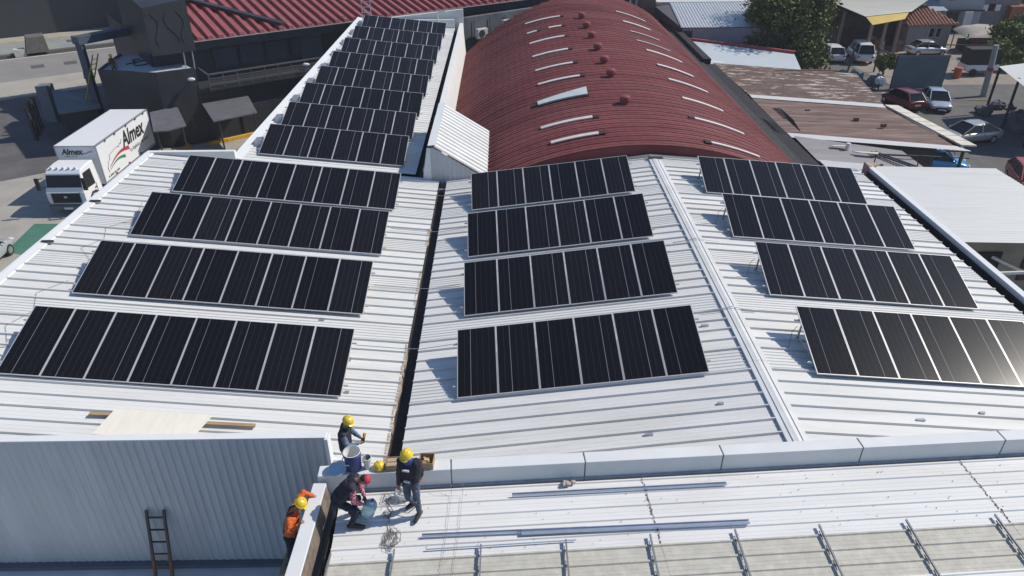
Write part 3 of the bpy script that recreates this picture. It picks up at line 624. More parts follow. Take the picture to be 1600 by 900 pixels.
# ------------------------------------------------------------------ delivery truck
TX = -25.95
tr = thing('delivery_truck', (TX, 44.8, 0), 'white cab-over box truck with green and red swoosh parked left of the roof', 'truck')
MB().box(TX-1.22,TX+1.22,42.2,49.6,1.02,3.5).build('cargo_box', truck_white, tr, bev=.02)
for x in (-1.23,1.23):
    MB().bar((TX+x,42.2,3.47),(TX+x,49.6,3.47),.05,.09).build('box_trim', alu_matte, tr); MB().bar((TX+x,42.2,1.06),(TX+x,49.6,1.06),.05,.12).build('box_trim', alu_matte, tr)
    for y in (42.22,49.58): MB().bar((TX+x,y,1.02),(TX+x,y,3.5),.06,.06).build('box_trim', alu_matte, tr)
for y in (43.3,44.6,46.2,47.6,48.8): MB().box(TX+1.235,TX+1.29,y,y+.14,3.36,3.44).build('marker_light', black_plastic, tr)
for y in (43.6,45.4,47.2): MB().box(TX+1.225,TX+1.27,y,y+.2,1.12,1.2).build('marker_light', tail_m, tr)
MB().box(TX-1.2,TX+1.2,42.18,42.20,3.42,3.5).build('box_trim', alu_matte, tr)
m = MB(); m.box(TX-.45,TX-.3,40.5,49.5,.72,1.0); m.box(TX+.3,TX+.45,40.5,49.5,.72,1.0); m.box(TX-1.15,TX+1.15,44,47.4,.5,.62); m.build('chassis', dark_steel, tr)
MB().box(TX+1.0,TX+1.2,43.9,47.0,.55,.98).build('side_guard', black_plastic, tr); MB().box(TX-1.2,TX+1.2,49.4,49.6,.5,.62).build('rear_bumper', dark_steel, tr)
# cab
def ring(y, z, w): return [(TX-w,y,z),(TX+w,y,z)]
prof = [(39.98,.62,1.12),(39.86,.95,1.14),(39.86,1.42,1.14),(39.93,1.56,1.13),(40.22,2.5,1.04),(40.42,2.70,1.0),(41.2,2.78,1.0),(41.85,2.76,1.02),(41.9,1.5,1.13),(41.9,.72,1.13)]
m = MB(); vs = [(TX-w,y,z) for y,z,w in prof]+[(TX+w,y,z) for y,z,w in prof]; n = len(prof)
m.add(vs, [(i,(i+1) % n,n+(i+1) % n,n+i) for i in range(n)]+[tuple(range(n-1,-1,-1)),tuple(range(n,2*n))]); m.build('cab', truck_white, tr, bev=.05)
MB().add([(TX-1.04,39.975,1.74),(TX+1.04,39.975,1.74),(TX+.98,40.195,2.42),(TX-.98,40.195,2.42)], [(0,1,2,3)]).slab([(TX-1.04,39.975,1.74),(TX+1.04,39.975,1.74),(TX+.98,40.195,2.42),(TX-.98,40.195,2.42)], (0,-.02,-.004)).build('windshield', glass_dark, tr)
for s_ in (-1,1):
    MB().slab([(TX+s_*1.125,40.16,1.55),(TX+s_*1.125,41.25,1.50),(TX+s_*1.045,41.25,2.45),(TX+s_*1.05,40.42,2.45)], (s_*.03,0,.01)).build('side_window', glass_dark, tr)
    q = MB(); q.bar((TX+s_*1.1,40.0,2.3),(TX+s_*1.36,39.8,2.3),.04); q.bar((TX+s_*1.1,40.0,1.75),(TX+s_*1.36,39.8,1.75),.04); q.box(TX+s_*1.36-.11,TX+s_*1.36+.11,39.72,39.82,1.65,2.38); q.build('mirror', black_plastic, tr)
    MB().ball((TX+s_*.92,39.9,.86), (.17,.08,.13)).build('headlight', lamp_m, tr)
    MB().box(TX+s_*1.15-.03,TX+s_*1.15+.03,41.1,41.3,1.25,1.29).build('door_handle', black_plastic, tr)
    MB().bar((TX+s_*1.145,41.32,.8),(TX+s_*1.145,41.32,1.5),.02,.02).build('door_seam', black_plastic, tr)
    q = MB(); q.tube([(TX+s_*1.16,40.35,.55),(TX+s_*1.16,40.42,.95),(TX+s_*1.16,40.7,1.12),(TX+s_*1.16,41.05,1.08),(TX+s_*1.16,41.3,.9),(TX+s_*1.16,41.38,.55)], .07, 6); q.build('wheel_arch', black_plastic, tr)
m = MB(); m.box(TX-.84,TX+.84,39.82,39.87,.82,1.42); 
for z in (.9,1.0,1.1,1.2,1.3): m.box(TX-.76,TX+.76,39.79,39.83,z,z+.03)
m.build('grille', black_plastic, tr); MB().box(TX-.09,TX+.09,39.77,39.80,1.14,1.26).build('badge', alu, tr)
m = MB(); m.box(TX-1.16,TX+1.16,39.75,40.0,.38,.66); m.build('bumper', mat('bumper_grey', (.12,.12,.13), .6), tr, bev=.03)
MB().box(TX-.26,TX+.26,39.72,39.75,.44,.56).build('number_plate', lamp_m, tr)
for x in (-.7,-.35,0,.35,.7): MB().box(TX+x-.06,TX+x+.06,40.4,40.52,2.74,2.82).build('roof_marker', lamp_m, tr)
for s_ in (-1,1):
    wheel(tr, (s_*1.0, 40.85-44.8, .48), .48, .28)
    wheel(tr, (s_*.98, 47.6-44.8, .48), .48, .42)
ink = mat('lettering_black', (.02,.02,.02), .5); ink_g = mat('lettering_grey', (.2,.2,.2), .6); ink_red = mat('swoosh_red', (.42,.05,.07), .5); ink_green = mat('swoosh_green', (.03,.2,.09), .5)
sxp = TX+1.235
lettering('Almex', 1.38, tr, 'lettering', (sxp,45.35,2.25), (0,1,0), (0,0,1), ink, .22, .034, .84)
lettering('La logística del valor', .36, tr, 'lettering', (sxp,46.05,1.72), (0,1,0), (0,0,1), ink_g, .1, 0, .95)
lettering('01 (800) 590 1000', .2, tr, 'lettering', (sxp,42.7,1.22), (0,1,0), (0,0,1), ink_g, 0, 0, 1)
lettering('Almex', .52, tr, 'lettering', (TX-.88,42.165,2.95), (1,0,0), (0,0,1), ink, .22, .012, .9)
lettering('la logística del valor', .1, tr, 'lettering', (TX-.78,42.165,2.82), (1,0,0), (0,0,1), ink_g, .1)
def swoosh(y0, z0, y1, z1, t0, t1, m_, bulge):
    n = 12; vs = []
    for i in range(n+1):
        t = i/n; y = y0+(y1-y0)*t; z = z0+(z1-z0)*t+bulge*math.sin(math.pi*t*.9); th = t0+(t1-t0)*t
        vs += [(sxp+.003,y,z-th/2),(sxp+.003,y,z+th/2)]
    MB().add(vs, [(2*i,2*i+2,2*i+3,2*i+1) for i in range(n)]).build('swoosh', m_, tr)
swoosh(43.15,1.75,46.0,1.95,.04,.26,ink_red,.32); swoosh(43.15,1.6,45.3,1.65,.03,.2,ink_green,.25)
MB().tube([(sxp+.004,42.95,1.5),(sxp+.004,42.9,1.85),(sxp+.004,43.1,1.98),(sxp+.004,43.05,2.12),(sxp+.004,43.35,2.18),(sxp+.004,43.4,2.45),(sxp+.004,44.6,2.62),(sxp+.004,44.75,2.5),(sxp+.004,44.95,2.68),(sxp+.004,45.1,2.6),(sxp+.004,45.3,2.85)], .014, 4).build('line_drawing', ink, tr)
MB().tube([(TX+.35,42.17,2.98),(TX+.6,42.17,3.02),(TX+.75,42.17,3.1),(TX+.98,42.17,3.12)], .02, 4).build('swoosh', ink_g, tr)
# green painted bay and parked car at the left edge
struct('painted_bay', MB().add([(-27.6,38.7,.008),(-24.0,38.6,.008),(-22.0,33.2,.008),(-27.2,35.2,.008)], [(0,1,2,3)]), mat('green_floor_paint', (.06,.17,.12), .75, 0, .12, 1.0, dirt=.3, dcol=(.1,.13,.11)))
silver = mat('silver_paint', (.5,.52,.54), .3, .4, .03, 2, coat=.4)
car('parked_car', (-27.45,33.4,0), R(-178), 4.4, 1.75, 1.48, silver, 'silver car cut by the left edge beside the green painted bay', kind='hatch')

# ------------------------------------------------------------------ black building with red deck roof (turned 35 degrees)
BA = R(35); bu = Vector((math.cos(BA), math.sin(BA), 0)); bv = Vector((-math.sin(BA), math.cos(BA), 0)); BO = Vector((-22, 53.3, 0))
def B(a, b_, z=0): return BO + bu*a + bv*b_ + Vector((0,0,z))
def bbox(m, a0, a1, b0, b1, z0, z1): return m.hexa([B(a0,b0,z0),B(a1,b0,z0),B(a1,b1,z0),B(a0,b1,z0),B(a0,b0,z1),B(a1,b0,z1),B(a1,b1,z1),B(a0,b1,z1)])
bb = thing('black_building', B(12, 6), 'black painted building with deep ribbed red roof at upper left', 'building')
bbox(MB(), -2.6, 33, 1.9, 18, 0, 6.9).build('wall', black_paint, bb)
bbox(MB(), -2.6, 16.5, -.4, 1.9, 0, 4.0).build('ground_floor', black_paint, bb)
bbox(MB(), -2.6, 34, .75, 1.0, 6.45, 7.02).build('eave_fascia', mat('dark_fascia', (.03,.03,.035), .5, 0, .2, 1), bb)
MB().bar(B(-2.6,.6,7.06), B(34,.6,7.06), .12, .06).build('eave_gutter', mat('pale_gutter_edge', (.35,.3,.3), .5), bb)
SLP = .2; RB = 18.0; pw = .76
pr = [(0,0),(.04,.22),(.30,.22),(.38,.0),(.76,0)]
n = len(pr); vs = []
rib_me = MB().add([Vector((x,0,z)) for x,z in pr]+[Vector((x,RB,RB*SLP+z)) for x,z in pr]+[Vector((.04,0,.22)),Vector((.30,0,.22)),Vector((.33,-.02,0)),Vector((0,-.02,0))], [(i,i+1,n+i+1,n+i) for i in range(n-1)]+[(10,11,12,13)]).mesh('roof_panel'); withmats(rib_me, red_roof)
for i in range(48): inst(rib_me, 'roof_panel', bb, B(-2.6+i*pw, .6, 7.1) - worg(bb), (0,0,BA))
bbox(MB(), -2.6, 33.9, .9, 1.2, 6.9, 7.12).build('eave_board', red_roof, bb)
MB().bar(B(7.0,1.0,7.45), B(-3.2,15,10.3), .55, .25).build('hip_trim', black_paint, bb)
# tall black sign volume at the left end
tw = MB(); tw.hexa([B(-2.75,.3,6.5),B(.15,.3,6.5),B(.15,9.5,6.5),B(-2.75,9.5,6.5),B(-2.75,.3,9.7),B(.15,.3,10.0),B(.15,9.5,10.4),B(-2.75,9.5,10.4)]); bbox(tw, -2.7,.1,2.0,9.4,3.6,6.48); tw.build('sign_block', black_paint, bb)
MB().bar(B(-2.4,9.6,10.05),B(-1.6,4.2,9.95),.22,.14).build('white_trim', white_flash, bb)
q = MB()
for a0, sg in ((-2.3,1),(-1.3,-1),(-.6,1)):
    pts = [B(a0+sg*.28*math.sin(k*1.1)+.06*k, .27, 9.3-.42*k) for k in range(6)]; q.tube(pts, .02, 5)
tag(q.build('loose_wiring', dark_steel, bb), kind='stuff')
# upper windows and balcony
win = mat('dark_window', (.05,.06,.07), .15, 0, .1, 1)
for i in range(4):
    w_ = bbox(MB(), 1.6+i*2.0, 3.4+i*2.0, 1.82, 1.9, 4.7, 6.2).build('window', dark_steel, bb); bbox(MB(), 1.68+i*2.0, 3.32+i*2.0, 1.79, 1.84, 4.78, 6.12).build('pane', win, w_)
bbox(MB(), 8.4,10.2,1.7,1.9,4.4,6.6).build('panel', mat('grey_panel', (.07,.08,.09), .5), bb)
bal = MB(); 
for z in (4.3,4.7,5.0): bal.bar(B(.3,-.9,z),B(8.6,-.9,z),.05)
for i in range(9): bal.bar(B(.3+i*1.03,-.9,4.0),B(.3+i*1.03,-.9,5.02),.05)
bal.bar(B(.3,-.9,5.02),B(8.8,-.9,5.02),.1,.09); bal.bar(B(8.8,-.9,5.02),B(9.2,-.6,4.8),.09); bal.bar(B(9.2,-.6,4.8),B(12,-.5,4.9),.07); bal.bar(B(.3,-.9,5.02),B(.3,1.8,5.02),.08)
tag(bal.build('balcony_rail', mat('rail_grey', (.11,.11,.12), .5, 0, .1, 2), bb), kind='stuff')
bbox(MB(), .2, 9, -.95, -.4, 3.85, 4.0).build('balcony_edge', black_paint, bb)
for a, z in ((-.9,4.9),(7.6,4.7)):
    q = MB(); q.ball(B(a,-1.0,z), (.28,.16,.12)); q.bar(B(a,-1.0,z),B(a+.2,-.4,z-.1),.06); q.build('floodlight', white_flash, bb)
for a0 in (-.8, -.2): MB().bar(B(a0,.4,5.2),B(a0+.1,.4,6.6),.07).build('post', alu_matte, bb)
for (a, z) in ((-1.35,1.2),(5.4,1.3)): bbox(MB(), a, a+.55, -.5, -.41, z, z+.9).build('red_sign', mat('red_sign_paint', (.35,.03,.05), .5), bb)
bbox(MB(), -1.3, -.95, -.5, -.42, 3.4, 3.62).build('wall_lamp', white_flash, bb)
bbox(MB(), 2.2, 4.4, -.5, -.41, .1, 2.3).build('door', dark_steel, bb)
# terrace block with pale roof
def terrace():
    A_, B_, C_ = Vector((-28.7,52.3,0)), Vector((-24.3,51.25,0)), Vector((-22.0,52.6,0)); D_, E_, G_ = Vector((-24.3,55.2,0)), Vector((-27.7,57.8,0)), Vector((-29.4,57.2,0))
    p = [A_,B_,C_,D_,E_,G_]
    MB().slab([q+Vector((0,0,5.42)) for q in p], 1.4).build('terrace_roof', mat('pale_blue_roof', (.42,.46,.5), .7, 0, .08, 1.5, dirt=.4, dcol=(.2,.22,.25)), bb)
    for q0, q1 in ((A_,B_),(B_,C_),(A_,G_)):
        d = (q1-q0).normalized(); nrm_ = Vector((d.y,-d.x,0))
        if nrm_.y > 0 and q0 is A_ and q1 is G_: nrm_ = -nrm_
        MB().hexa([q0+Vector((0,0,3.0)),q1+Vector((0,0,3.0)),q1-nrm_*.18+Vector((0,0,3.0)),q0-nrm_*.18+Vector((0,0,3.0)),q0+nrm_*.06+Vector((0,0,5.55)),q1+nrm_*.06+Vector((0,0,5.55)),q1-nrm_*.12+Vector((0,0,5.55)),q0-nrm_*.12+Vector((0,0,5.55))]).build('terrace_fascia', black_paint, bb)
    MB().slab([q+Vector((0,0,3.0)) for q in p], 3.0).build('terrace_base', black_paint, bb)
    ringp = [Vector((-26.6+.55*math.cos(k*.5),54.6+.8*math.sin(k*.5),5.45)) for k in range(14)]; MB().tube(ringp, .05, 5).build('hose_coil', dark_steel, bb)
    MB().tube([(-27.6,54.2,5.45),(-27.2,54.9,5.45),(-27.7,55.4,5.45),(-27.3,55.9,5.45)], .05, 5).build('hose_coil', dark_steel, bb)
    MB().tube([(-25.9,55.0,5.45),(-25.4,55.4,5.45),(-25.2,55.0,5.45)], .05, 5).build('hose_coil', dark_steel, bb)
terrace()
fr = thing('steel_portal', (-29.8, 56.8, 0), 'dark blue grey steel portal frame beside the pale terrace roof', 'frame')
steel_blue = mat('blue_grey_steel', (.06,.085,.11), .5, 0, .15, 1)
MB().bar((-31.2,54.9,7.0),(-28.4,59.2,7.0),.9,.55).build('beam', steel_blue, fr)
for x, y in ((-31.0,55.0),(-28.6,58.9)): MB().bar((x,y,0),(x,y,6.8),.45,.45).build('post', steel_blue, fr)
# small awnings on legs along the facade
awn = mat('grey_awning_sheet', (.11,.11,.125), .6, 0, .15, 1.5, dirt=.3, dcol=(.06,.06,.06))
for i, (pts, leg, lab) in enumerate([([(-22.05,52.55,3.0),(-19.3,54.55,3.0),(-17.75,51.4,2.65),(-20.2,49.4,2.65)], [(-20.0,49.8),(-18.0,51.4)], 'grey sheet awning on two posts at the black facade, nearer the long white roof'), ([(-25.0,50.5,3.0),(-23.6,51.9,3.0),(-21.8,48.6,2.65),(-22.7,47.5,2.65),(-23.5,47.3,2.65)], [(-22.2,48.8),(-23.4,47.6)], 'grey sheet awning with cut corner right behind the white truck')]):
    t = thing('awning', (pts[0][0], pts[0][1], 0), lab, 'awning', 'awnings along the black facade')
    MB().slab(pts, .08).build('awning_sheet', awn, t)
    for x, y in leg: MB().bar((x,y,0),(x,y,2.68),.09,.09).build('post', dark_steel, t)
yel = mat('yellow_kerb_paint', (.55,.33,.04), .7, 0, .15, 3, dirt=.5, dcol=(.25,.17,.05))
for pts, lab in (([(-25.6,50.2),(-24.9,49.7),(-23.4,50.6),(-23.2,51.4),(-23.7,52.0)], 'yellow kerb curving round the first awning behind the truck'), ([(-22.0,52.1),(-20.9,52.8),(-19.2,54.2),(-18.3,54.9)], 'yellow painted kerb under the awning beside the long white roof')):
    m = MB()
    for a, b_ in zip(pts[:-1], pts[1:]): m.bar((a[0],a[1],.12),(b_[0],b_[1],.12),.3,.26)
    tag(m.build('yellow_kerb', yel), lab, 'kerb')
struct('pavement', MB().slab([(-25.2,50.5,.1),(-23.2,51.3,.1),(-18.3,54.9,.1),(-17.3,56.2,.1),(-25.2,52,.1)], .1), conc)
# grey kiosk, black posts
kio = thing('kiosk', (-33.2,55.6,0), 'low grey flat roofed kiosk left of the black building', 'kiosk')
MB().slab([(-36.4,58.6,2.5),(-31.9,56.6,2.5),(-30.2,53.9,2.5),(-32.6,52.4,2.5)], .2).build('roof', mat('kiosk_grey', (.13,.16,.18), .7, 0, .15, 1.2), kio)
MB().slab([(-36.0,58.2,2.3),(-32.1,56.4,2.3),(-30.6,54.0,2.3),(-32.6,52.8,2.3)], 2.3).build('wall', black_paint, kio)
q = MB()
for k in range(6): q.bar((-34.4+k*.32,57.1-k*.2,2.52),(-33.5+k*.32,55.6-k*.2,2.52),.16,.04)
tag(q.build('roof_slats', mat('slat_grey', (.17,.2,.22), .7), kio), kind='stuff')
MB().box(-37.2,-36.3,57.9,58.9,0,2.9).build('vent_housing', mat('kiosk_grey2', (.15,.17,.19), .7), kio)
for k in range(4): tag(MB().bar((-36.6+k*.35,56.2-k*.9,0),(-36.6+k*.35,56.2-k*.9,2.6),.22,.22).build('black_post', black_paint), f'{["first","second","third","fourth"][k]} black steel post from the kiosk vent, in the line beside the kiosk', 'post', 'black posts beside the kiosk')
ldr_y = mat('yellow_ladder_paint', (.45,.36,.05), .6)
ld = thing('ladder', (-31.7,55.2,2.5), 'yellow ladder leaning from the kiosk to the pale terrace', 'ladder')
for dx in (-.2,.2): MB().bar((-31.75+dx*.5,55.25+dx,2.5),(-29.85+dx*.5,54.6+dx,6.1),.08,.06).build('rail', ldr_y, ld)
for k in range(9):
    f = .06+k*.105; c = Vector((-31.75,55.25,2.5)).lerp(Vector((-29.85,54.6,6.1)), f); MB().bar(c+Vector((-.1,-.2,0)), c+Vector((.1,.2,0)), .04).build('rung', ldr_y, ld)
# low plant boxes / pallets beside yard
tag(MB().box(-23.6,-22.9,48.2,48.9,0,.5).build('waste_bin', mat('bin_grey', (.25,.25,.26), .7)), 'small grey bin on the kerb between the two awnings', 'bin')
# ------------------------------------------------------------------ street at upper left
SA = R(33.4); su = Vector((math.cos(SA), math.sin(SA), 0)); sv = Vector((-math.sin(SA), math.cos(SA), 0)); SO = Vector((-53.6,79.2,0))
def S(a, b_, z=0): return SO + su*a + sv*b_ + Vector((0,0,z))
def sband(name, b0, b1, z, m_): struct(name, MB().slab([S(-60,b0,z),S(60,b0,z),S(60,b1,z),S(-60,b1,z)], z-.001 if z > .05 else .001), m_)
lilac = mat('road_concrete', (.22,.21,.205), .9, 0, .12, .4, dirt=.3, dcol=(.12,.11,.11))
pale = mat('pale_pavement', (.34,.32,.28), .9, 0, .12, .5, dirt=.35, dcol=(.2,.18,.15))
sband('road', -10.6, 0, .012, lilac); sband('near_pavement', -17.5, -10.9, .12, pale); sband('median_strip', 2.4, 9.0, .13, mat('grey_pavement', (.25,.26,.25), .9, 0, .12, .4, dirt=.3, dcol=(.15,.15,.13)))
sband('far_pavement', 9.4, 12.3, .12, pale); sband('kerb_shadow_strip', .5, 2.4, .006, mat('kerb_shadow_tone', (.05,.045,.04), .9))  # the dark band beside the median is the kerb's shadow, painted as colour
sband('road_line', -.15, .2, .02, mat('road_paint', (.5,.47,.4), .8, 0, .2, 2)); sband('kerb_line', 9.0, 9.4, .16, mat('kerb_yellow', (.42,.33,.12), .8, 0, .3, 1))
for i in range(3): tag(MB().bar(S(14+i*3.2,-11.0+.2*i,.2),S(16.9+i*3.2,-11.0+.2*i,.2),.5,.3).build('kerb_block', mat('kerb_dark', (.08,.075,.08), .9)), f'{["first","second","third"][i]} dark kerb block from the left along the street pavement', 'kerb', 'kerb blocks')
for i, (a, b_) in enumerate(((2.5,-6.0),(5.5,-6.2),(7,5.2),(10,5.2))): struct('road_patch', MB().add([S(a,b_,.135 if b_ > 0 else .018),S(a+1.2,b_,.135 if b_ > 0 else .018),S(a+1.2,b_+1.6,.135 if b_ > 0 else .018),S(a,b_+1.6,.135 if b_ > 0 else .018)], [(0,1,2,3)]), mat('dark_patch', (.09,.085,.085), .9))
dk = mat('charcoal_facade', (.03,.033,.04), .7, 0, .12, .3)
fw_ = thing('charcoal_building', S(10,16), 'huge charcoal facade across the street at the top left corner', 'building')
MB().hexa([S(-50,12.4,0),S(26,12.4,0),S(26,30,0),S(-50,30,0),S(-50,12.4,22),S(26,12.4,22),S(26,30,22),S(-50,30,22)]).build('wall', dk, fw_)
MB().hexa([S(17.5,8.6,0),S(40,8.6,0),S(40,12.38,0),S(17.5,12.38,0),S(17.5,8.6,22),S(40,8.6,22),S(40,12.38,22),S(17.5,12.38,22)]).build('shadow_block', dk, fw_)  # block added to cast a diagonal shadow across the facade
ut = thing('covered_load', S(3.5,1.2), 'dark grey covered load on the street edge at far left', 'load'); MB().hexa([S(2.6,.4,.3),S(4.8,.3,.3),S(4.8,2.2,.3),S(2.6,2.2,.3),S(3.0,.6,1.9),S(4.7,.5,1.9),S(4.7,2.0,2.0),S(3.0,2.0,2.0)]).build('cover', mat('grey_cover', (.12,.11,.1), .9, 0, .3, 3, bump=.4), ut)
q = MB(); q.bar(S(1.5,1.0,.4),S(2.6,1.0,.4),.9,.8); q.build('cart', mat('pale_cart', (.5,.47,.42), .8, 0, .25, 3), ut)
# wall with air conditioners behind the vault
aw = thing('grey_rear_wall', (-1, 67.5, 0), 'stained grey wall with air conditioners between the red roofs', 'wall')
MB().hexa([(-3.4,62.2,0),(8.0,70.9,0),(7.7,71.3,0),(-3.7,62.6,0),(-3.4,62.2,7.0),(8.0,70.9,7.0),(7.7,71.3,7.0),(-3.7,62.6,7.0)]).build('wall_body', mat('stained_grey_wall', (.085,.095,.11), .85, 0, .35, .7, dirt=.5, dcol=(.22,.22,.23), bump=.2), aw)
for k in range(2): MB().bar((-3.4+.2,62.3-.1,5.3-k*1.3),(3.5,67.4-.1,5.3-k*1.3),.06,.06).build('conduit', dark_steel, aw)
for k in range(3): MB().bar((-2.4+k*1.3,62.85+k*1.0,3.5),(-2.4+k*1.3,62.85+k*1.0,6.8),.05,.05).build('pipe', dark_steel, aw)
ac_m = mat('ac_casing', (.5,.5,.48), .6, 0, .08, 2, dirt=.3, dcol=(.3,.28,.25))
for i, (x, y, z) in enumerate(((-1.9,63.0,5.35),(.3,64.6,5.75))):
    t = thing('air_conditioner', (x,y,z), ['left of the two boxed air conditioner units on the stained grey wall','right of the two boxed air conditioner units on the stained grey wall'][i], 'air conditioner', 'wall air conditioners'); ax = R(37)
    t.rotation_euler = (0,0,ax); MB().box(-.5,.5,-.4,0,0,.75).build('casing', ac_m, t, local=True, bev=.02); MB().lathe((-.1,-.41,.38), [(.1,-.02),(.3,-.02),(.3,.02),(.1,.02)], 16, Matrix.Rotation(math.pi/2,3,'X')).build('fan_grille', dark_steel, t, local=True)
    for s_ in (-.35,.35): MB().bar((s_,-.35,-.03),(s_,0,-.25),.04).build('bracket', dark_steel, t, local=True)
t = thing('access_ladder', (-10.8,58.4,7.2), 'thin galvanised access ladder rising over the far end of the panels', 'ladder')
for dx in (-.35,.35): MB().bar((-10.9+dx,61.2,6.9),(-11.0+dx,61.6,9.6),.06).build('rail', alu_matte, t)
for k in range(6): MB().bar((-11.25,61.25+k*.06,7.3+k*.4),(-10.57,61.25+k*.06,7.3+k*.4),.045).build('rung', alu_matte, t)
# ------------------------------------------------------------------ right: neighbouring roof across the gutter
pale_sheet = mat('pale_weathered_sheet', (.56,.56,.55), .55, 0, .06, .8, col2=(.47,.47,.45), mixs=(.8,.58,.12), dirt=.35, dcol=(.33,.31,.28), stretch=(.3,3,1))
nb = thing('neighbour_shed', (19, 26, 0), 'neighbouring shed with flat pale corrugated roof beyond the right gutter', 'building')
def corr(x0, x1, y0, y1, z0, z1, pitch, amp, m_, name, parent, axis='x', zc=None):
    """Corrugated sheet with corrugation lines along x; z runs linearly from z0 (x0) to z1 (x1)."""
    n = max(2, int((y1-y0)/pitch*2)); vs = []
    for i in range(n+1):
        y = y0+(y1-y0)*i/n; dz = amp*(i % 2) + (0 if zc is None else zc*(i/n))
        vs += [(x0,y,z0+dz),(x1,y,z1+dz)]
    return MB().add(vs, [(2*i,2*i+1,2*i+3,2*i+2) for i in range(n)]).build(name, m_, parent)
for k in range(7): corr(15.95, 21.6, 22.45+k*1.03, 22.45+(k+1)*1.03+.02, 6.62+.006*(k % 2), 6.45+.006*(k % 2), .19, .022, pale_sheet, 'roof_sheet', nb)
MB().box(15.74,15.96,14,29.75,6.3,6.74).build('edge_flashing', white_flash, nb)
MB().add([(15.74,29.76,6.75),(16.6,29.76,6.7),(16.6,29.76,6.2),(15.74,29.76,5.6)], [(0,1,2,3)]).slab([(15.70,29.2,6.80),(15.74,29.8,6.80),(16.5,29.8,6.72)], .5).build('end_plate', rust_edge, nb)
MB().box(15.98,21.4,29.4,29.6,0,6.35).build('wall', white_wall, nb); MB().box(21.3,21.5,22.6,29.4,0,6.3).build('wall', white_wall, nb)
inner = mat('stained_render', (.24,.22,.19), .9, 0, .25, .8, dirt=.6, dcol=(.1,.09,.08), bump=.2)
MB().box(15.8,26,23.6,23.8,0,6.3).build('inner_wall', inner, nb)
MB().box(17.55,18.5,23.52,23.59,2.4,5.6).build('doorway', mat('dark_doorway', (.02,.022,.02), .9, 0, .3, 2), nb)
MB().box(19.4,19.75,23.5,23.58,4.4,5.3).build('wall_stain', mat('dark_stain', (.06,.055,.05), .9), nb)
MB().add([(15.8,14,2.4),(26,14,2.4),(26,23.6,2.4),(15.8,23.6,2.4)], [(0,1,2,3)]).build('yard_slab', inner, nb)
MB().bar((17.9,23.2,5.6),(19.5,21.0,5.3),.09,.11).build('drain_pipe', alu_matte, nb); MB().bar((15.95,21.75,5.7),(19.4,21.9,5.7),.08,.1).build('cross_beam', pale_sheet, nb); MB().bar((18.6,21.85,5.7),(18.5,20.6,4.9),.16,.16).build('strut', dark_steel, nb)
# ------------------------------------------------------------------ rusty roofs
rusty_a = mat('rusty_sheet_flaking', (.115,.075,.06), .85, 0, .35, 1.6, col2=(.46,.40,.35), mixs=(1.5,.565,.03), stretch=(.35,1.5,1), bump=.2)
rusty_b = mat('rusty_sheet_red', (.14,.085,.068), .85, 0, .4, 1.6, col2=(.25,.19,.165), mixs=(1.3,.55,.09), stretch=(.16,2.0,1), dirt=.4, dcol=(.09,.055,.045), bump=.2)
lilac_sheet = mat('lilac_grey_sheet', (.27,.25,.26), .75, 0, .1, .8, col2=(.33,.31,.31), mixs=(.7,.56,.15), stretch=(.3,2,1))
rr = thing('rusty_shed', (22.5, 52, 0), 'long low shed with flaking rusty brown sheet roofs beside the red vault', 'building')
def roofquad(name, p, pitch, amp, m_, parent, along=True):
    """Bilinear corrugated patch from four corners: near-left, near-right, far-right, far-left."""
    a, b_, c, d = [Vector(q) for q in p]; n = max(4, int((d-a).length/pitch*2)); vs = []
    for i in range(n+1):
        t = i/n; dz = Vector((0,0,amp*(i % 2)))
        vs += [a.lerp(d,t)+dz, b_.lerp(c,t)+dz]
    return MB().add(vs, [(2*i,2*i+1,2*i+3,2*i+2) for i in range(n)]).build(name, m_, parent)
roofquad('roof_sheet', [(17.4,50.8,3.75),(26.6,49.7,3.3),(28.6,58.9,3.1),(17.2,60.4,3.7)], .24, .03, rusty_a, rr)
roofquad('roof_sheet', [(17.5,43.0,3.55),(27.3,41.4,3.15),(26.7,49.0,3.25),(17.4,50.2,3.7)], .24, .03, rusty_b, rr)
roofquad('white_sheet_strip', [(17.4,50.15,3.76),(26.4,48.95,3.33),(26.5,49.75,3.35),(17.4,50.85,3.8)], .3, .02, pale_sheet, rr)
roofquad('white_sheet_strip', [(17.5,42.3,3.58),(27.75,40.7,3.18),(27.3,41.5,3.2),(17.5,43.05,3.6)], .3, .02, pale_sheet, rr)
cream = mat('cream_tile', (.6,.56,.48), .8, 0, .15, 2, dirt=.4, dcol=(.3,.25,.2))
for i in range(9):
    f = i/9; a = Vector((26.5,49.4,3.36)).lerp(Vector((27.55,41.4,3.26)), f); b_ = Vector((26.5,49.4,3.36)).lerp(Vector((27.55,41.4,3.26)), f+.104)
    MB().hexa([a+Vector((0,0,-.05)),b_+Vector((0,0,-.05)),b_+Vector((.95,0,-.1)),a+Vector((.95,0,-.1)),a+Vector((0,0,.05)),b_+Vector((0,0,.05)),b_+Vector((.95,0,.0)),a+Vector((.95,0,.0))]).build('edge_slab', cream, rr)
MB().hexa([(17.5,43,0),(26.4,41.9,0),(27.6,58.3,0),(17.4,59.6,0),(17.5,43,3.4),(26.4,41.9,3.0),(27.6,58.3,2.95),(17.4,59.6,3.5)]).build('wall', mat('shed_dark_wall', (.1,.09,.085), .9, 0, .25, 1), rr)
q = MB()
for i in range(12): q.bar((26.2+i*.13,42.0-i*.01,2.75),(26.33+i*.13,41.99-i*.01,3.05 if i % 2 else 2.5),.03)
q.bar((24.5,41.5,3.05),(27.9,40.9,3.05),.05); q.bar((24.5,41.5,2.65),(27.9,40.9,2.65),.05); tag(q.build('lattice_beam', dark_steel, rr), kind='stuff')
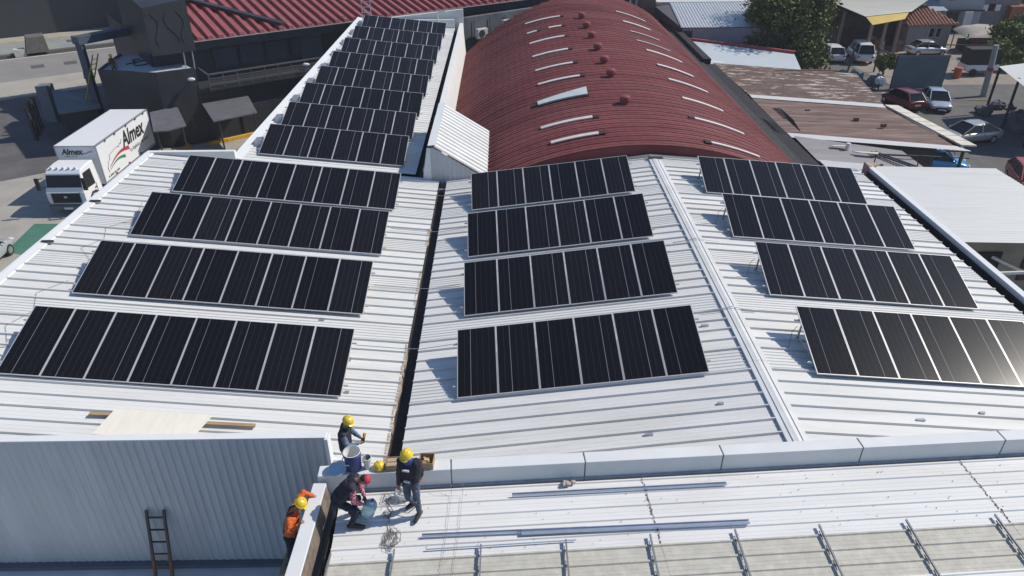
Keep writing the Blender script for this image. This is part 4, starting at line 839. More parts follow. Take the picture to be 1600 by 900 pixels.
MB().bar((27.6,41.2,0),(27.6,41.2,3.0),.14,.14).build('post', mat('green_post_paint', (.03,.09,.05), .6), rr)
MB().tube([(21.5,57.6,3.75),(24,58.2,3.62),(27,58.9,3.4)], .05, 5).build('roof_pipe', rust, rr)
for x, y in ((24.2,44.6),(20.5,47.8),(20.0,55.2),(23.0,45.9)): MB().box(x-.16,x+.16,y-.08,y+.08,3.4,3.62).build('loose_brick', rust, rr)
lr = thing('lilac_shed', (20.3, 39.7, 0), 'low grey lilac corrugated roof with scrap in front of the rusty shed', 'building')
roofquad('roof_sheet', [(17.6,36.9,3.55),(23.2,36.3,3.45),(23.1,39.9,3.55),(17.5,42.1,3.75)], .2, .022, lilac_sheet, lr); roofquad('pale_sheet_strip', [(17.65,36.7,3.62),(20.5,36.3,3.6),(20.3,37.6,3.63),(17.6,38.3,3.66)], .2, .02, pale_sheet, lr)
MB().hexa([(17.7,37,0),(22.9,36.5,0),(22.9,39.7,0),(17.6,41.6,0),(17.7,37,3.4),(22.9,36.5,3.3),(22.9,39.7,3.4),(17.6,41.6,3.55)]).build('wall', mat('shed_dark_wall', (.1,.09,.085), .9), lr)
scrap = [([(19.0,40.3),(19.9,40.2),(20.0,39.9),(19.1,40.0)],'flat pale scrap board on the lilac roof'),([(19.9,39.3),(21.3,39.0),(21.1,38.7),(20.2,38.9)],'crumpled pale scrap sheet in the middle of the lilac roof')]
for pts, lab in scrap: tag(MB().slab([(x,y,3.78+.02*i) for i,(x,y) in enumerate(pts)], .05).build('scrap_board', cream), lab, 'scrap')
tag(MB().lathe((19.9,39.9,3.7), [(.12,0),(.14,.25),(.12,.34)], 10).build('paint_tin', white_flash), 'pale tin standing on the lilac roof among scrap', 'tin')
for i, (a, b_, lab) in enumerate((((21.0,39.3,3.72),(22.3,37.0,3.68),'dark beam lying diagonally on the lilac roof, left of two'),((21.25,39.3,3.72),(22.55,37.05,3.68),'dark beam lying diagonally on the lilac roof, right of two'),((20.9,38.9,3.74),(24.6,38.4,3.7),'thin dark bar lying crosswise over the lilac roof edge'))): tag(MB().bar(a, b_, .09, .08).build('steel_bar', dark_steel), lab, 'bar', 'bars on the lilac roof')
for i, x in enumerate((20.0,22.4)): tag(MB().bar((x,36.8,3.5),(x+.1,37.0,4.4),.06).build('steel_upright', dark_steel), f'{"left" if i == 0 else "right"} thin dark upright behind the pale neighbouring roof', 'bar')
# ------------------------------------------------------------------ sheds and roofs towards the tree
silver_sheet = mat('silver_corrugated', (.44,.45,.46), .45, .25, .08, 1, stretch=(3,.3,1))
ws = thing('silver_shed', (20, 73, 0), 'shed with silver corrugated gable roof and lilac wall beyond the vault', 'building')
vs = []; n = 70
for i in range(n+1):
    x = 16.2+i*10/n; dz = .05*(i % 2); vs += [(x,68.3,4.95+dz),(x+.7,77.5,5.6+dz)]
MB().add(vs, [(2*i,2*i+2,2*i+3,2*i+1) for i in range(n)]).build('roof', silver_sheet, ws)
MB().box(16.4,26.2,68.6,77,0,4.85).build('wall', mat('lilac_wall', (.30,.27,.31), .85, 0, .12, .8, dirt=.4, dcol=(.2,.2,.24)), ws); MB().box(16.5,17.3,68.5,68.59,2.9,4.6).build('door_opening', black_plastic, ws)
MB().add([(14.9,74,0),(16.3,68.5,0),(16.3,68.5,4.9),(17.0,77.3,5.5),(15.2,76,5.5)], [(0,1,2,3,4)]).build('gable', mat('dark_gable', (.07,.065,.075), .85, 0, .2, 1), ws)
ft = thing('flat_white_roof_building', (21, 84, 0), 'flat roofed white building cut by the top edge behind the silver shed', 'building')
MB().box(15.9,27.5,78,95,0,5.3).build('wall', white_wall, ft); MB().box(15.7,27.7,77.8,95,5.3,5.62).build('roof_slab', pale_sheet, ft)
for i, x in enumerate((18.3,20.3,21.4)): MB().box(x,x+.35,79.5,79.7,5.62,5.9).build('roof_stub', dark_steel, ft)
bk = thing('brick_building', (13, 82, 0), 'brown brick building with pale window frame cut by the top edge beside the vault', 'building')
MB().box(8.5,15.4,77.0,88,0,7.5).build('wall', mat('brown_brick', (.2,.12,.09), .9, 0, .25, 2), bk); MB().box(9.5,12.9,76.9,76.98,4.6,6.4).build('window_frame', white_flash, bk); MB().box(9.7,12.7,76.85,76.9,4.8,6.2).build('pane', glass_dark, bk); MB().bar((13.4,76.8,0),(13.4,76.8,7.4),.2,.2).build('drain_pipe', alu_matte, bk)
ls_ = thing('blue_white_lean_to', (20, 64, 0), 'pale blue white lean-to roof in tree shade behind the rusty shed', 'building')
roofquad('roof_sheet', [(16.6,61.0,3.4),(24.5,59.5,3.0),(25.5,64.6,3.4),(17.0,68.0,3.9)], .3, .012, mat('blue_white_sheet', (.45,.5,.53), .6, 0, .06, .8), ls_)
roofquad('ribbed_sheet', [(17.0,60.7,3.2),(18.6,60.4,3.1),(18.6,62.0,3.45),(17.0,62.3,3.5)], .25, .02, white_roof, ls_)
MB().bar((17.0,68.1,3.98),(25.6,64.7,3.5),.3,.25).build('red_edge', mat('red_edge_paint', (.3,.06,.06), .7), ls_); MB().hexa([(16.9,61.4,0),(24.2,60,0),(25.2,64.3,0),(17.2,67.6,0),(16.9,61.4,3.2),(24.2,60,2.8),(25.2,64.3,3.2),(17.2,67.6,3.6)]).build('wall', mat('shed_dark_wall', (.1,.09,.085), .9), ls_)
tree('broad_tree', (26.6,70.4,0), 9.0, (5.3,4.9), 44, 800, .2, leaf_a, 'big dense green tree behind the rusty shed')
# ------------------------------------------------------------------ parking area
gravel = mat('parking_gravel', (.115,.11,.105), .95, 0, .2, .8, dirt=.4, dcol=(.2,.18,.16), bump=.4, bscale=50)
struct('parking_ground', MB().add([(27,30,.004),(60,30,.004),(60,66.5,.004),(27,66.5,.004)], [(0,1,2,3)]), gravel)
struct('dirt_path', MB().add([(36,66.7,.004),(60,66.7,.004),(64,88,.004),(34,88,.004)], [(0,1,2,3)]), mat('pale_dirt', (.25,.21,.18), .95, 0, .18, .6, dirt=.4, dcol=(.15,.13,.11)))
maroon = mat('maroon_paint', (.16,.015,.02), .3, 0, .05, 2, coat=.5); bluep = mat('blue_paint', (.06,.28,.6), .25, .1, .04, 2, coat=.5); redp = mat('faded_red_paint', (.42,.1,.09), .35, 0, .06, 2, coat=.3); whitep = mat('white_car_paint', (.65,.66,.67), .3, 0, .03, 2, coat=.4); greyp = mat('champagne_paint', (.42,.41,.38), .3, .4, .03, 2, coat=.5); silverb = mat('bluish_silver_paint', (.48,.52,.56), .25, .45, .03, 2, coat=.5)
car('parked_car', (33.7,60.2,0), R(190), 3.9, 1.68, 1.5, maroon, 'maroon hatchback with its rear to the camera beside the grey hoarding', kind='hatch', group='cars in the parking area')
car('parked_car', (36.4,60.0,0), R(-14), 4.3, 1.76, 1.48, silverb, 'bright silver car facing the camera, parked next to the maroon hatchback', kind='sedan', group='cars in the parking area')
car('parked_car', (34.5,51.4,0), R(-78), 4.55, 1.76, 1.47, greyp, 'champagne silver sedan parked sideways beside the rusty shed', kind='sedan', group='cars in the parking area')
car('parked_car', (33.3,42.6,0), R(-18), 4.4, 1.78, 1.5, redp, 'faded red car cut by the right edge beyond the pale roof', kind='hatch', group='cars in the parking area')
car('parked_car', (28.9,45.9,0), R(75), 4.2, 1.7, 1.5, bluep, 'bright blue car mostly hidden under the rusty shed edge', kind='hatch', group='cars in the parking area')
car('parked_car', (45.0,78.6,0), R(95), 4.4, 1.75, 1.5, silverb, 'silver car glimpsed above the top of the grey hoarding', kind='sedan', group='cars in the parking area')
car('parked_van', (37.0,76.3,0), R(170), 4.3, 1.8, 1.95, whitep, 'white van with dark rear window right of the big tree', cat='van', kind='van')
car('parked_car', (34.2,76.8,0), R(175), 4.2, 1.75, 1.55, whitep, 'white car half hidden by the big tree', kind='hatch', group='cars in the parking area')
hb = thing('hoarding', (37.4,65.4,0), 'tall grey blue sheet metal hoarding standing behind the maroon hatchback', 'hoarding')
hm = mat('grey_blue_hoarding', (.10,.135,.155), .6, 0, .15, .8, dirt=.25, dcol=(.2,.22,.23))
for i in range(5): MB().box(35.2+i*.93,35.2+(i+1)*.93-.015,65.35,65.4,.05,2.95).build('panel', hm, hb)
for x in (35.2,37.5,39.85): MB().bar((x,65.48,0),(x,65.48,3.0),.1,.1).build('post', dark_steel, hb)
MB().bar((35.2,65.45,2.97),(39.85,65.45,2.97),.08,.06).build('rail', dark_steel, hb)
pl = thing('utility_pole', (42.4,63,0), 'leaning pale concrete pole with a red band at the parking exit', 'pole')
MB().tube([(42.3,62.9,0),(42.2,63,2.4),(42.1,63.1,4.35)], [.27,.24,.2], 12).build('shaft', mat('pole_concrete', (.33,.32,.31), .9, 0, .12, 2, bump=.1), pl); MB().cyl((42.22,63,2.2),(42.2,63,2.5),.27,.265,12).build('red_band', ink_red, pl)
tag(MB().tube([(42.1,63.1,4.3),(38.5,64.4,4.12),(34.9,65.8,3.9)], .05, 6).build('overhead_cable', black_plastic), 'thick dark cable strung from the leaning concrete pole', 'cable')
bn = thing('litter_bin', (43.2,69,0), 'orange red plastic drum standing by the path', 'drum'); MB().lathe((43.2,69,0), [(.3,0),(.34,.5),(.36,1.0),(.33,1.02)], 14).build('drum_body', mat('orange_plastic', (.42,.09,.03), .6), bn)
tl = thing('cage_trailer', (45.6,70.3,0), 'dark cage trailer with white sides near the concrete pole', 'trailer')
MB().box(44.3,47.4,69.6,71.2,.55,1.05).build('side_boards', whitep, tl); MB().box(44.4,47.3,69.7,71.1,1.05,2.5).build('cage', mat('dark_cage', (.025,.027,.025), .9), tl)
for x in (45.0,46.6): MB().lathe((x,69.55,.36), [(.12,-.08),(.34,-.08),(.36,0),(.34,.08),(.12,.08)], 16, Matrix.Rotation(math.pi/2,3,'X')).build('wheel', rubber, tl)
MB().bar((44.3,70.3,.5),(43.2,70.0,.45),.1).build('drawbar', dark_steel, tl)
tp = thing('tarpaulin_stall', (52,80.5,0), 'stall under a sagging grey beige tarpaulin beyond the pole', 'stall')
vs = []; nx, ny = 10, 6
for j in range(ny+1):
    for i in range(nx+1):
        u_, v_ = i/nx, j/ny; vs.append((49.2+5.2*u_, 78.8+3.0*v_, 2.0+.75*math.sin(math.pi*u_)**.6*(.6+.4*math.sin(math.pi*v_))+random.uniform(-.05,.05)-.5*(1-v_)))
MB().add(vs, [(j*(nx+1)+i, j*(nx+1)+i+1, (j+1)*(nx+1)+i+1, (j+1)*(nx+1)+i) for j in range(ny) for i in range(nx)]).build('tarpaulin', mat('beige_tarpaulin', (.36,.33,.28), .8, 0, .15, 1.5), tp, smooth=True)
for x, y in ((49.4,79),(54.2,79),(49.4,81.6),(54.2,81.6)): MB().bar((x,y,0),(x,y,2.0),.08).build('pole', dark_steel, tp)
MB().box(49.8,53.8,79.4,81.4,0,1.1).build('counter', black_plastic, tp); MB().box(50.2,51.1,79.2,79.36,.9,1.4).build('sign', ink_red, tp)
# open shed at the right edge, its roof shading the asphalt
sh = thing('open_shed', (43,55,0), 'open sided shed with pale sheet roof at the right edge', 'shed')
roofquad('roof_sheet', [(37.0,49.6,3.9),(48,46,4.6),(52,60.5,4.4),(39.2,57.6,3.9)], .3, .03, pale_sheet, sh)
for x, y in ((37.8,50),(38.6,54),(39.6,58)): MB().bar((x,y,0),(x,y,3.95),.14).build('post', dark_steel, sh)
MB().hexa([(43,47.5,0),(46,47.5,0),(50,59,0),(46,59.5,0),(43,47.5,4),(46,47.5,4),(50,59,4.2),(46,59.5,4.1)]).build('wall', inner, sh)
stone = mat('heap_stone', (.12,.12,.125), .9, 0, .3, 2, bump=.4)
for i in range(16):
    x = random.uniform(39.2,42.5); y = random.uniform(50.5,60.5); s_ = random.uniform(.35,.75)
    b_ = MB(); b_.ball((x,y,s_*.45), (s_*random.uniform(.8,1.3),s_*random.uniform(.8,1.2),s_*.7), 7, 5); b_.v = [(a+random.uniform(-.08,.08),c+random.uniform(-.08,.08),max(0,d+random.uniform(-.08,.08))) for a,c,d in b_.v]
    tag(b_.build('rubble_stone', stone), 'grey boulder in the rubble heap under the open shed at the right edge', 'stone', 'rubble under the open shed')
tag(MB().bar((39.0,60.2,.5),(40.8,59.8,.55),.07).build('yellow_bar', yel), 'thin yellow bar lying by the rubble heap', 'bar')
# market roof, tiled house, far houses
mk = thing('market_roof', (41,80,0), 'market stall building with pale sheet roof and yellow front edge', 'building')
roofquad('roof_sheet', [(37.2,77.6,4.1),(43.0,79.6,4.2),(48.5,86.5,4.4),(36.0,92,4.5)], .5, .05, mat('grey_beige_sheet', (.42,.41,.36), .7, 0, .1, .6, stretch=(.4,2,1)), mk)
MB().slab([(37.0,75.2,3.75),(41.4,77.6,3.85),(42.6,79.4,4.15),(37.3,77.5,4.08)], .05).build('yellow_edge', mat('yellow_sheet', (.50,.36,.08), .7, 0, .1, 1), mk)
for x, y in ((37.3,75.8),(41.2,77.9),(37,82),(39.2,76.8)): MB().bar((x,y,0),(x,y,3.8),.25).build('column', mat('pinkish_column', (.25,.19,.17), .9), mk)
MB().hexa([(37.0,82,0),(47,84,0),(47,90,0),(36,90,0),(37,82,4),(47,84,4.1),(47,90,4.2),(36,90,4.2)]).build('wall', mat('dark_stall_back', (.055,.045,.05), .9, 0, .5, .8), mk)
for i in range(14):
    x = random.uniform(37.4,43.5); y = 81.7-random.uniform(.2,2.6); c = random.choice([(.3,.28,.27),(.12,.1,.1),(.25,.1,.06),(.1,.13,.14),(.35,.33,.3)])
    tag(MB().hexa([(x,y,0),(x+.5,y,0),(x+.5,y+.4,0),(x,y+.4,0),(x+.05,y+.05,random.uniform(.6,1.5)),(x+.45,y+.05,1.2),(x+.45,y+.35,1.2),(x+.05,y+.35,1.1)]).build('market_goods', mat('goods_%d' % (int(c[0]*100)), c, .8)), 'boxed goods piled in the dark market stall under the pale roof', 'goods', 'goods in the market stall')
th = thing('tiled_house', (46.5,82.5,0), 'small lilac house with hipped red tile roof and two narrow windows', 'house')
MB().hexa([(43.9,81.0,0),(48.9,81.6,0),(48.4,86,0),(43.6,85.6,0),(43.9,81.0,2.6),(48.9,81.6,2.6),(48.4,86,2.6),(43.6,85.6,2.6)]).build('wall', mat('lilac_render', (.34,.28,.27), .85, 0, .08, 1), th)
tile = mat('clay_tile', (.24,.09,.06), .8, 0, .3, 3); rdg = [Vector((44.6,84.0,3.75)),Vector((47.4,84.3,3.75))]; eav = [Vector((43.4,80.5,2.55)),Vector((49.4,81.1,2.55)),Vector((48.9,86.5,2.55)),Vector((43.1,86.1,2.55))]
for q in ([eav[0],eav[1],rdg[1],rdg[0]],[eav[1],eav[2],rdg[1]],[eav[2],eav[3],rdg[0],rdg[1]],[eav[3],eav[0],rdg[0]]): MB().add(q, [tuple(range(len(q)))]).build('roof_face', tile, th)
for i in range(15):
    f = (i+.5)/15; x_ = 43.4+6*f; top = rdg[0].lerp(rdg[1], min(1,max(0,(x_-44.6)/2.8))) if 44.6 <= x_ <= 47.4 else (eav[0].lerp(rdg[0],(x_-43.4)/1.2) if x_ < 44.6 else eav[1].lerp(rdg[1],(49.4-x_)/2.0))
    MB().tube([eav[0].lerp(eav[1],f)+Vector((0,0,.05)), top+Vector((0,0,.05))], [.11,.10], 6).build('tile_course', mat('clay_tile_light', (.36,.18,.13), .8, 0, .3, 4), th)
for i in range(2): w_ = MB().box(46.3+i*.75,46.85+i*.75,81.15,81.28,1.25,2.25).build('window', white_flash, th); MB().box(46.36+i*.75,46.8+i*.75,81.1,81.16,1.3,2.2).build('pane', glass_dark, w_)
gh = thing('grey_house', (54,93,0), 'pale grey two storey house with dark garage cut by the top edge', 'house')
MB().box(51.6,57.0,90,99,0,9).build('wall', mat('pale_grey_render', (.33,.34,.36), .85, 0, .06, .5), gh); MB().box(51.9,54.3,89.9,89.99,0,2.3).build('garage_opening', black_plastic, gh); MB().box(52.6,53.4,89.92,89.99,3.6,4.4).build('window', glass_dark, gh); MB().box(54.6,55.6,89.2,90,0,2.4).build('porch_wall', pale_sheet, gh); MB().bar((51.5,89.6,2.5),(57,89.6,2.5),.25,.2).build('balcony_edge', dark_steel, gh)
rh = thing('stone_house', (59.5,94,0), 'pinkish grey house with two white windows beside the pale grey house', 'house')
MB().box(57.05,62,91,99,0,9).build('wall', mat('pink_grey_render', (.22,.19,.19), .9, 0, .2, 1), rh)
for i in range(2): MB().box(57.6+i*1.5,58.2+i*1.5,90.9,90.98,2.2,2.9).build('window', white_flash, rh)
MB().box(58.3,59.0,90.9,90.98,2.2,3.0).build('window', glass_dark, rh); MB().box(58,59.4,90.9,90.99,5.2,6.6).build('window', glass_dark, rh)
ob = thing('orange_brick_building', (67,96,0), 'unfinished orange brown brick building at the top right corner', 'building')
MB().hexa([(60.5,90,0),(67.5,92,0),(67,99,0),(60.5,97,0),(60.5,90,2.8),(67.5,92,2.6),(67,99,3),(60.5,97,3.2)]).build('wall', mat('orange_brick', (.23,.085,.045), .9, 0, .2, 1.5), ob); MB().slab([(60,92,3.9),(70,94.5,3.7),(70,100,3.9),(60,98,4.1)], .15).build('sheet_roof', pale_sheet, ob); MB().box(68,78,92,99,0,8).build('dark_block', mat('maroon_render', (.09,.05,.05), .9, 0, .2, 1), ob)
lb = thing('blue_lean_to', (50,88,0), 'faded blue lean-to sheet roof behind the tiled house', 'building'); roofquad('roof_sheet', [(46.8,86.7,2.9),(51.4,87.4,2.9),(51.4,91,3.6),(47,90.5,3.6)], .3, .03, mat('faded_blue_sheet', (.22,.27,.3), .7, 0, .1, 1), lb); MB().box(47,51.4,87.6,91,0,2.8).build('wall', inner, lb)
hw = thing('far_houses_wall', (46,97,0), 'weathered pinkish wall behind the blue lean-to', 'wall'); MB().box(38,51.5,95,97,0,9).build('wall_body', mat('weathered_pink', (.25,.2,.19), .9, 0, .25, 1), hw)
tree('shrub', (52.0,75.4,0), 3.6, (3.2,2.0), 14, 420, .2, leaf_b, 'yellow green bushy shrub at the right edge behind the pole', 'green growth right', cat='shrub')
tree('shrub', (56.5,79,0), 4.2, (3.4,2.2), 14, 380, .22, leaf_a, 'darker green bush at the far right edge below the brick building', 'green growth right', cat='shrub')
tree('shrub', (49.6,72.6,0), 2.6, (2.4,1.4), 10, 380, .17, leaf_b, 'lower sunlit shrub nearest the concrete pole', 'green growth right', cat='shrub')
tree('shrub', (35.6,68.2,0), 3.0, (1.1,1.4), 8, 300, .13, leaf_b, 'narrow green shrub left of the grey hoarding', cat='shrub')
tree('small_tree', (34.5,85,0), 5.8, (3.2,2.0), 12, 420, .2, leaf_b, 'light green tree tops against the market roof beside the big tree', cat='tree')
# motorcycle and junk by the hoarding
mc = thing('motorcycle', (34.2,65.6,0), 'parked motorcycle with white cover left of the hoarding', 'motorcycle')
for y in (-.65,.65): MB().lathe((34.2+y*.5,65.6+y,.32), [(.2,-.05),(.31,-.05),(.33,0),(.31,.05),(.2,.05)], 16, Matrix.Rotation(math.pi/2,3,'X') @ Matrix.Rotation(R(60),3,'Y')).build('wheel', rubber, mc)
MB().tube([(33.9,65.0,.5),(34.1,65.4,.75),(34.3,65.8,.8),(34.5,66.2,.6)], [.08,.16,.15,.1], 8).build('frame_tank', dark_steel, mc); b_ = MB(); b_.ball((34.1,65.4,.75), (.45,.6,.4), 9, 6); b_.v = [(a+random.uniform(-.08,.08),c+random.uniform(-.08,.08),d+random.uniform(-.06,.06)) for a,c,d in b_.v]; b_.build('cover', white_flash, mc)
MB().tube([(33.6,64.9,1.1),(33.85,65.0,1.15),(34.2,64.8,1.1)], .03, 5).build('handlebar', alu_matte, mc)
for i in range(6):
    x, y = 31.4+i*.55+random.uniform(-.2,.2), 68.8-i*.45+random.uniform(-.5,.5)
    tag(MB().hexa([(x,y,0),(x+.9,y+.2,0),(x+.8,y+.7,0),(x-.1,y+.6,0),(x+.1,y+.1,.7+.3*(i % 3)),(x+.8,y+.2,.9),(x+.7,y+.6,.8),(x,y+.5,.6)]).build('scrap_crate', mat('scrap_blue_grey', (.16,.2,.23), .7, 0, .4, 3)), 'blue grey scrap crate piled between the rusty shed and the hoarding', 'crate', 'scrap crates by the hoarding')
for i, (a, b_, lab) in enumerate((((33.2,70.3,0),(33.4,70.2,2.6),'dark fence post in front of the white van, left one'),((36.4,71.5,0),(36.4,71.5,2.4),'dark fence post in front of the white van, right one'))): tag(MB().bar(a, b_, .12).build('fence_post', dark_steel), lab, 'post')
tag(MB().bar((36.4,71.5,2.2),(39.8,69.2,1.0),.1).build('fallen_beam', dark_steel), 'dark beam slanting down from a fence post towards the shrub', 'beam')
# ------------------------------------------------------------------ people
from mathutils import noise as mnoise
def capsule(m, a, b_, r0, r1, n=10):
    a = Vector(a); b_ = Vector(b_); d = b_-a; L = d.length; d = d.normalized() if L > 1e-6 else Vector((0,0,1)); pts = []; rs = []
    for t in (-1,-.86,-.5,0): pts.append(a+d*r0*t); rs.append(max(.0015, r0*math.sqrt(max(0,1-t*t))))
    for t in (0,.5,.86,1): pts.append(b_+d*r1*t); rs.append(max(.0015, r1*math.sqrt(max(0,1-t*t))))
    m.tube(pts, rs, n)
skin_m = mat('skin', (.28,.155,.10), .6, 0, .08, 8)
hat_y = mat('hard_hat_yellow', (.72,.50,.02), .3, 0, .04, 4, coat=.3)
strap_m = mat('dark_strap', (.02,.02,.022), .7); refl = mat('reflective_tape', (.55,.56,.58), .4, 0, .08, 8)
def hand(caps, w, d, side, palm_n, curl=.5, s=1.0):
    """Palm, four unequal fingers bent at the knuckle and a thumb from the side of the palm."""
    w = Vector(w); d = Vector(d).normalized(); n = Vector(palm_n); n = (n-d*n.dot(d)).normalized(); x = d.cross(n)*side
    k = w+d*.085*s
    for o in (-.026,0,.026): caps.append((w+x*o*.6, k+x*o, .017*s, .016*s, 'skin'))
    for o, L in ((-.033,.062),(-.011,.075),(.011,.07),(.033,.055)):
        b0 = k+x*o; b1 = b0+(d*math.cos(curl)+n*math.sin(curl))*L*.55*s; b2 = b1+(d*math.cos(curl*2)+n*math.sin(curl*2))*L*.5*s
        caps.append((b0,b1,.0095*s,.009*s,'skin')); caps.append((b1,b2,.009*s,.008*s,'skin'))
    t0 = w+d*.025*s-x*.03*s; t1 = t0+(d*.6-x*.55+n*.35).normalized()*.042*s; t2 = t1+(d*.9+n*.35-x*.1).normalized()*.034*s
    caps.append((t0,t1,.013*s,.011*s,'skin')); caps.append((t1,t2,.011*s,.009*s,'skin'))
def person(base, J, C, label, voxel=.011, look=(0,-1,0), curl=(.6,.6), palm=((0,0,-1),(0,0,-1)), vest=True, sleeve='shirt'):
    """J: joints relative to base. C: colours for shirt, pants, shoe, vest. One remeshed body; clothing shells are children."""
    t = thing('person', base, label, 'person'); t.scale = (.96,.96,.96); J = {k: Vector(v) for k, v in J.items()}; caps = []
    pel, ch, nk, hd = J['pelvis'], J['chest'], J['neck'], J['head']
    hl, hr, sl, sr = J['hipL'], J['hipR'], J['shL'], J['shR']
    caps += [(pel, ch, .125, .135, 'torso'), (ch, nk-(nk-ch)*.25, .13, .085, 'torso')]
    fw_ = Vector(look); lat = (sr-sl).normalized()
    for h_, s_ in ((hl,sl),(hr,sr)):
        caps += [(h_*.75+pel*.25, s_*.72+ch*.28, .115, .11, 'torso'), (s_*.8+ch*.2, s_, .085, .072, 'torso'), (pel, h_, .12, .112, 'pants')]
    caps += [(pel+(ch-pel)*.05, pel, .13, .13, 'pants')]
    for S_ in 'LR':
        a, e, w = J['sh'+S_], J['el'+S_], J['wr'+S_]
        caps += [(a, e, .072, .060, sleeve), (e, w-(w-e)*.12, .057, .042, sleeve), (w-(w-e)*.15, w, .030, .027, 'skin')]
        hand(caps, w, (w-e), 1 if S_ == 'R' else -1, palm[0 if S_ == 'L' else 1], curl[0 if S_ == 'L' else 1])
        h_, k, an, to = J['hip'+S_], J['kn'+S_], J['an'+S_], J['to'+S_]
        caps += [(h_, k, .097, .072, 'pants'), (k, k+(an-k)*.35, .07, .071, 'pants'), (k+(an-k)*.35, an, .07, .056, 'pants')]
        heel = an-(to-an)*.28; heel.z = to.z+.005
        caps += [(an, an+(to-an)*.1, .052, .05, 'shoe'), (heel, to, .046, .042, 'shoe'), (an+(to-an)*.3, to, .045, .04, 'shoe')]
    up = (hd-nk).normalized(); f2 = (fw_-up*fw_.dot(up)).normalized(); sd = up.cross(f2)
    caps += [(nk-up*.04, hd-up*.06, .056, .055, 'skin'), (hd-up*.03+f2*.01, hd+up*.035, .078, .09, 'skin'), (hd+f2*.035-up*.075, hd+f2*.03-up*.02, .046, .062, 'skin'), (hd-f2*.03+up*.03, hd-f2*.02+up*.05, .085, .084, 'hair'), (hd+f2*.098-up*.005, hd+f2*.112-up*.03, .010, .015, 'skin')]
    for q in (-1,1): caps.append((hd+sd*q*.08-up*.02, hd+sd*q*.083+up*.015, .013, .016, 'skin'))
    m = MB()
    for a, b_, r0, r1, _ in caps: capsule(m, a, b_, r0, r1, 9)
    me = m.mesh('tmp'); o = bpy.data.objects.new('tmp', me); COL.objects.link(o)
    md = o.modifiers.new('r', 'REMESH'); md.mode = 'VOXEL'; md.voxel_size = voxel; md.use_smooth_shade = True
    sm = o.modifiers.new('s', 'SMOOTH'); sm.factor = .5; sm.iterations = 3
    dg = bpy.context.evaluated_depsgraph_get(); body = bpy.data.meshes.new_from_object(o.evaluated_get(dg)); bpy.data.objects.remove(o)
    # colour each face by its nearest limb
    nf = len(body.polygons); cen = np.empty(nf*3); body.polygons.foreach_get('center', cen); cen = cen.reshape(-1,3)
    best = np.full(nf, 1e9); lab = np.zeros(nf, int); names = []
    for i, (a, b_, r0, r1, nm) in enumerate(caps):
        a = np.array(a); b2 = np.array(b_); d = b2-a; tt = np.clip(((cen-a)@d)/max(1e-9, d@d), 0, 1); dist = np.linalg.norm(cen-(a+tt[:,None]*d), axis=1)-(r0+(r1-r0)*tt)
        if nm not in names: names.append(nm)
        q = dist < best; best[q] = dist[q]; lab[q] = names.index(nm)
    slot = {'torso': C['shirt'], 'shirt': C['shirt'], 'pants': C['pants'], 'shoe': C['shoe'], 'skin': skin_m, 'hair': mat('dark_hair', (.015,.012,.01), .7)}
    body.materials.clear()
    for nm in names: body.materials.append(slot[nm])
    body.polygons.foreach_set('material_index', lab.astype(np.int32)); body.polygons.foreach_set('use_smooth', [True]*nf); body.name = 'body'
    ncl = {i for i, nm in enumerate(names) if nm in ('skin','hair','shoe')}
    vskin = np.zeros(len(body.vertices), bool)
    for pg in body.polygons:
        if pg.material_index in ncl:
            for vi_ in pg.vertices: vskin[vi_] = True
    nv = len(body.vertices); co_ = np.empty(nv*3); body.vertices.foreach_get('co', co_); no_ = np.empty(nv*3); body.vertices.foreach_get('normal', no_); co_ = co_.reshape(-1,3); no_ = no_.reshape(-1,3)
    dsp = np.array([0. if vskin[i] else .016*mnoise.noise((c[0]*9, c[1]*9, c[2]*16)) + .008*mnoise.noise((c[0]*34, c[1]*34, c[2]*34)) for i, c in enumerate(co_.tolist())])   # cloth folds
    body.vertices.foreach_set('co', (co_ + no_*dsp[:,None]).ravel()); body.update(); inst(body, 'body', t)
    if vest:      # sleeveless shell lifted off the trunk
        keep = np.where(lab == names.index('torso'))[0]; vi = {}; vs = []; fs = []
        co = np.empty(len(body.vertices)*3); body.vertices.foreach_get('co', co); co = co.reshape(-1,3); no = np.empty(len(body.vertices)*3); body.vertices.foreach_get('normal', no); no = no.reshape(-1,3)
        axis = np.array((ch-pel).normalized()); p0 = np.array(pel)
        tapes = []
        for f in keep:
            idx = []
            for v in body.polygons[int(f)].vertices:
                if v not in vi: vi[v] = len(vs); vs.append(tuple(co[v]+no[v]*.014))
                idx.append(vi[v])
            fs.append(tuple(idx)); hgt = float((cen[f]-p0)@axis); L = (ch-pel).length
            tapes.append(1 if C.get('tape') and (abs(hgt-L*.28) < .03 or abs(hgt-L*.95) < .025) else 0)
        vm = MB(); vm.add(vs, fs); vm.m = tapes; vo = vm.build('vest', [C['vest'], refl], t, smooth=True, local=True)
    # eyes and mouth
    e = MB()
    for q in (-1,1): e.ball(hd+f2*.088+sd*q*.033+up*.008, .011, 8, 6)
    e.build('eyes', mat('eye_dark', (.02,.015,.012), .3), t, local=True); MB().tube([hd+f2*.082-up*.062-sd*.022, hd+f2*.09-up*.064, hd+f2*.082-up*.062+sd*.022], .006, 5).build('mouth', mat('lips', (.2,.07,.06), .5), t, local=True)
    Mx = Matrix((sd, f2, up)).transposed()
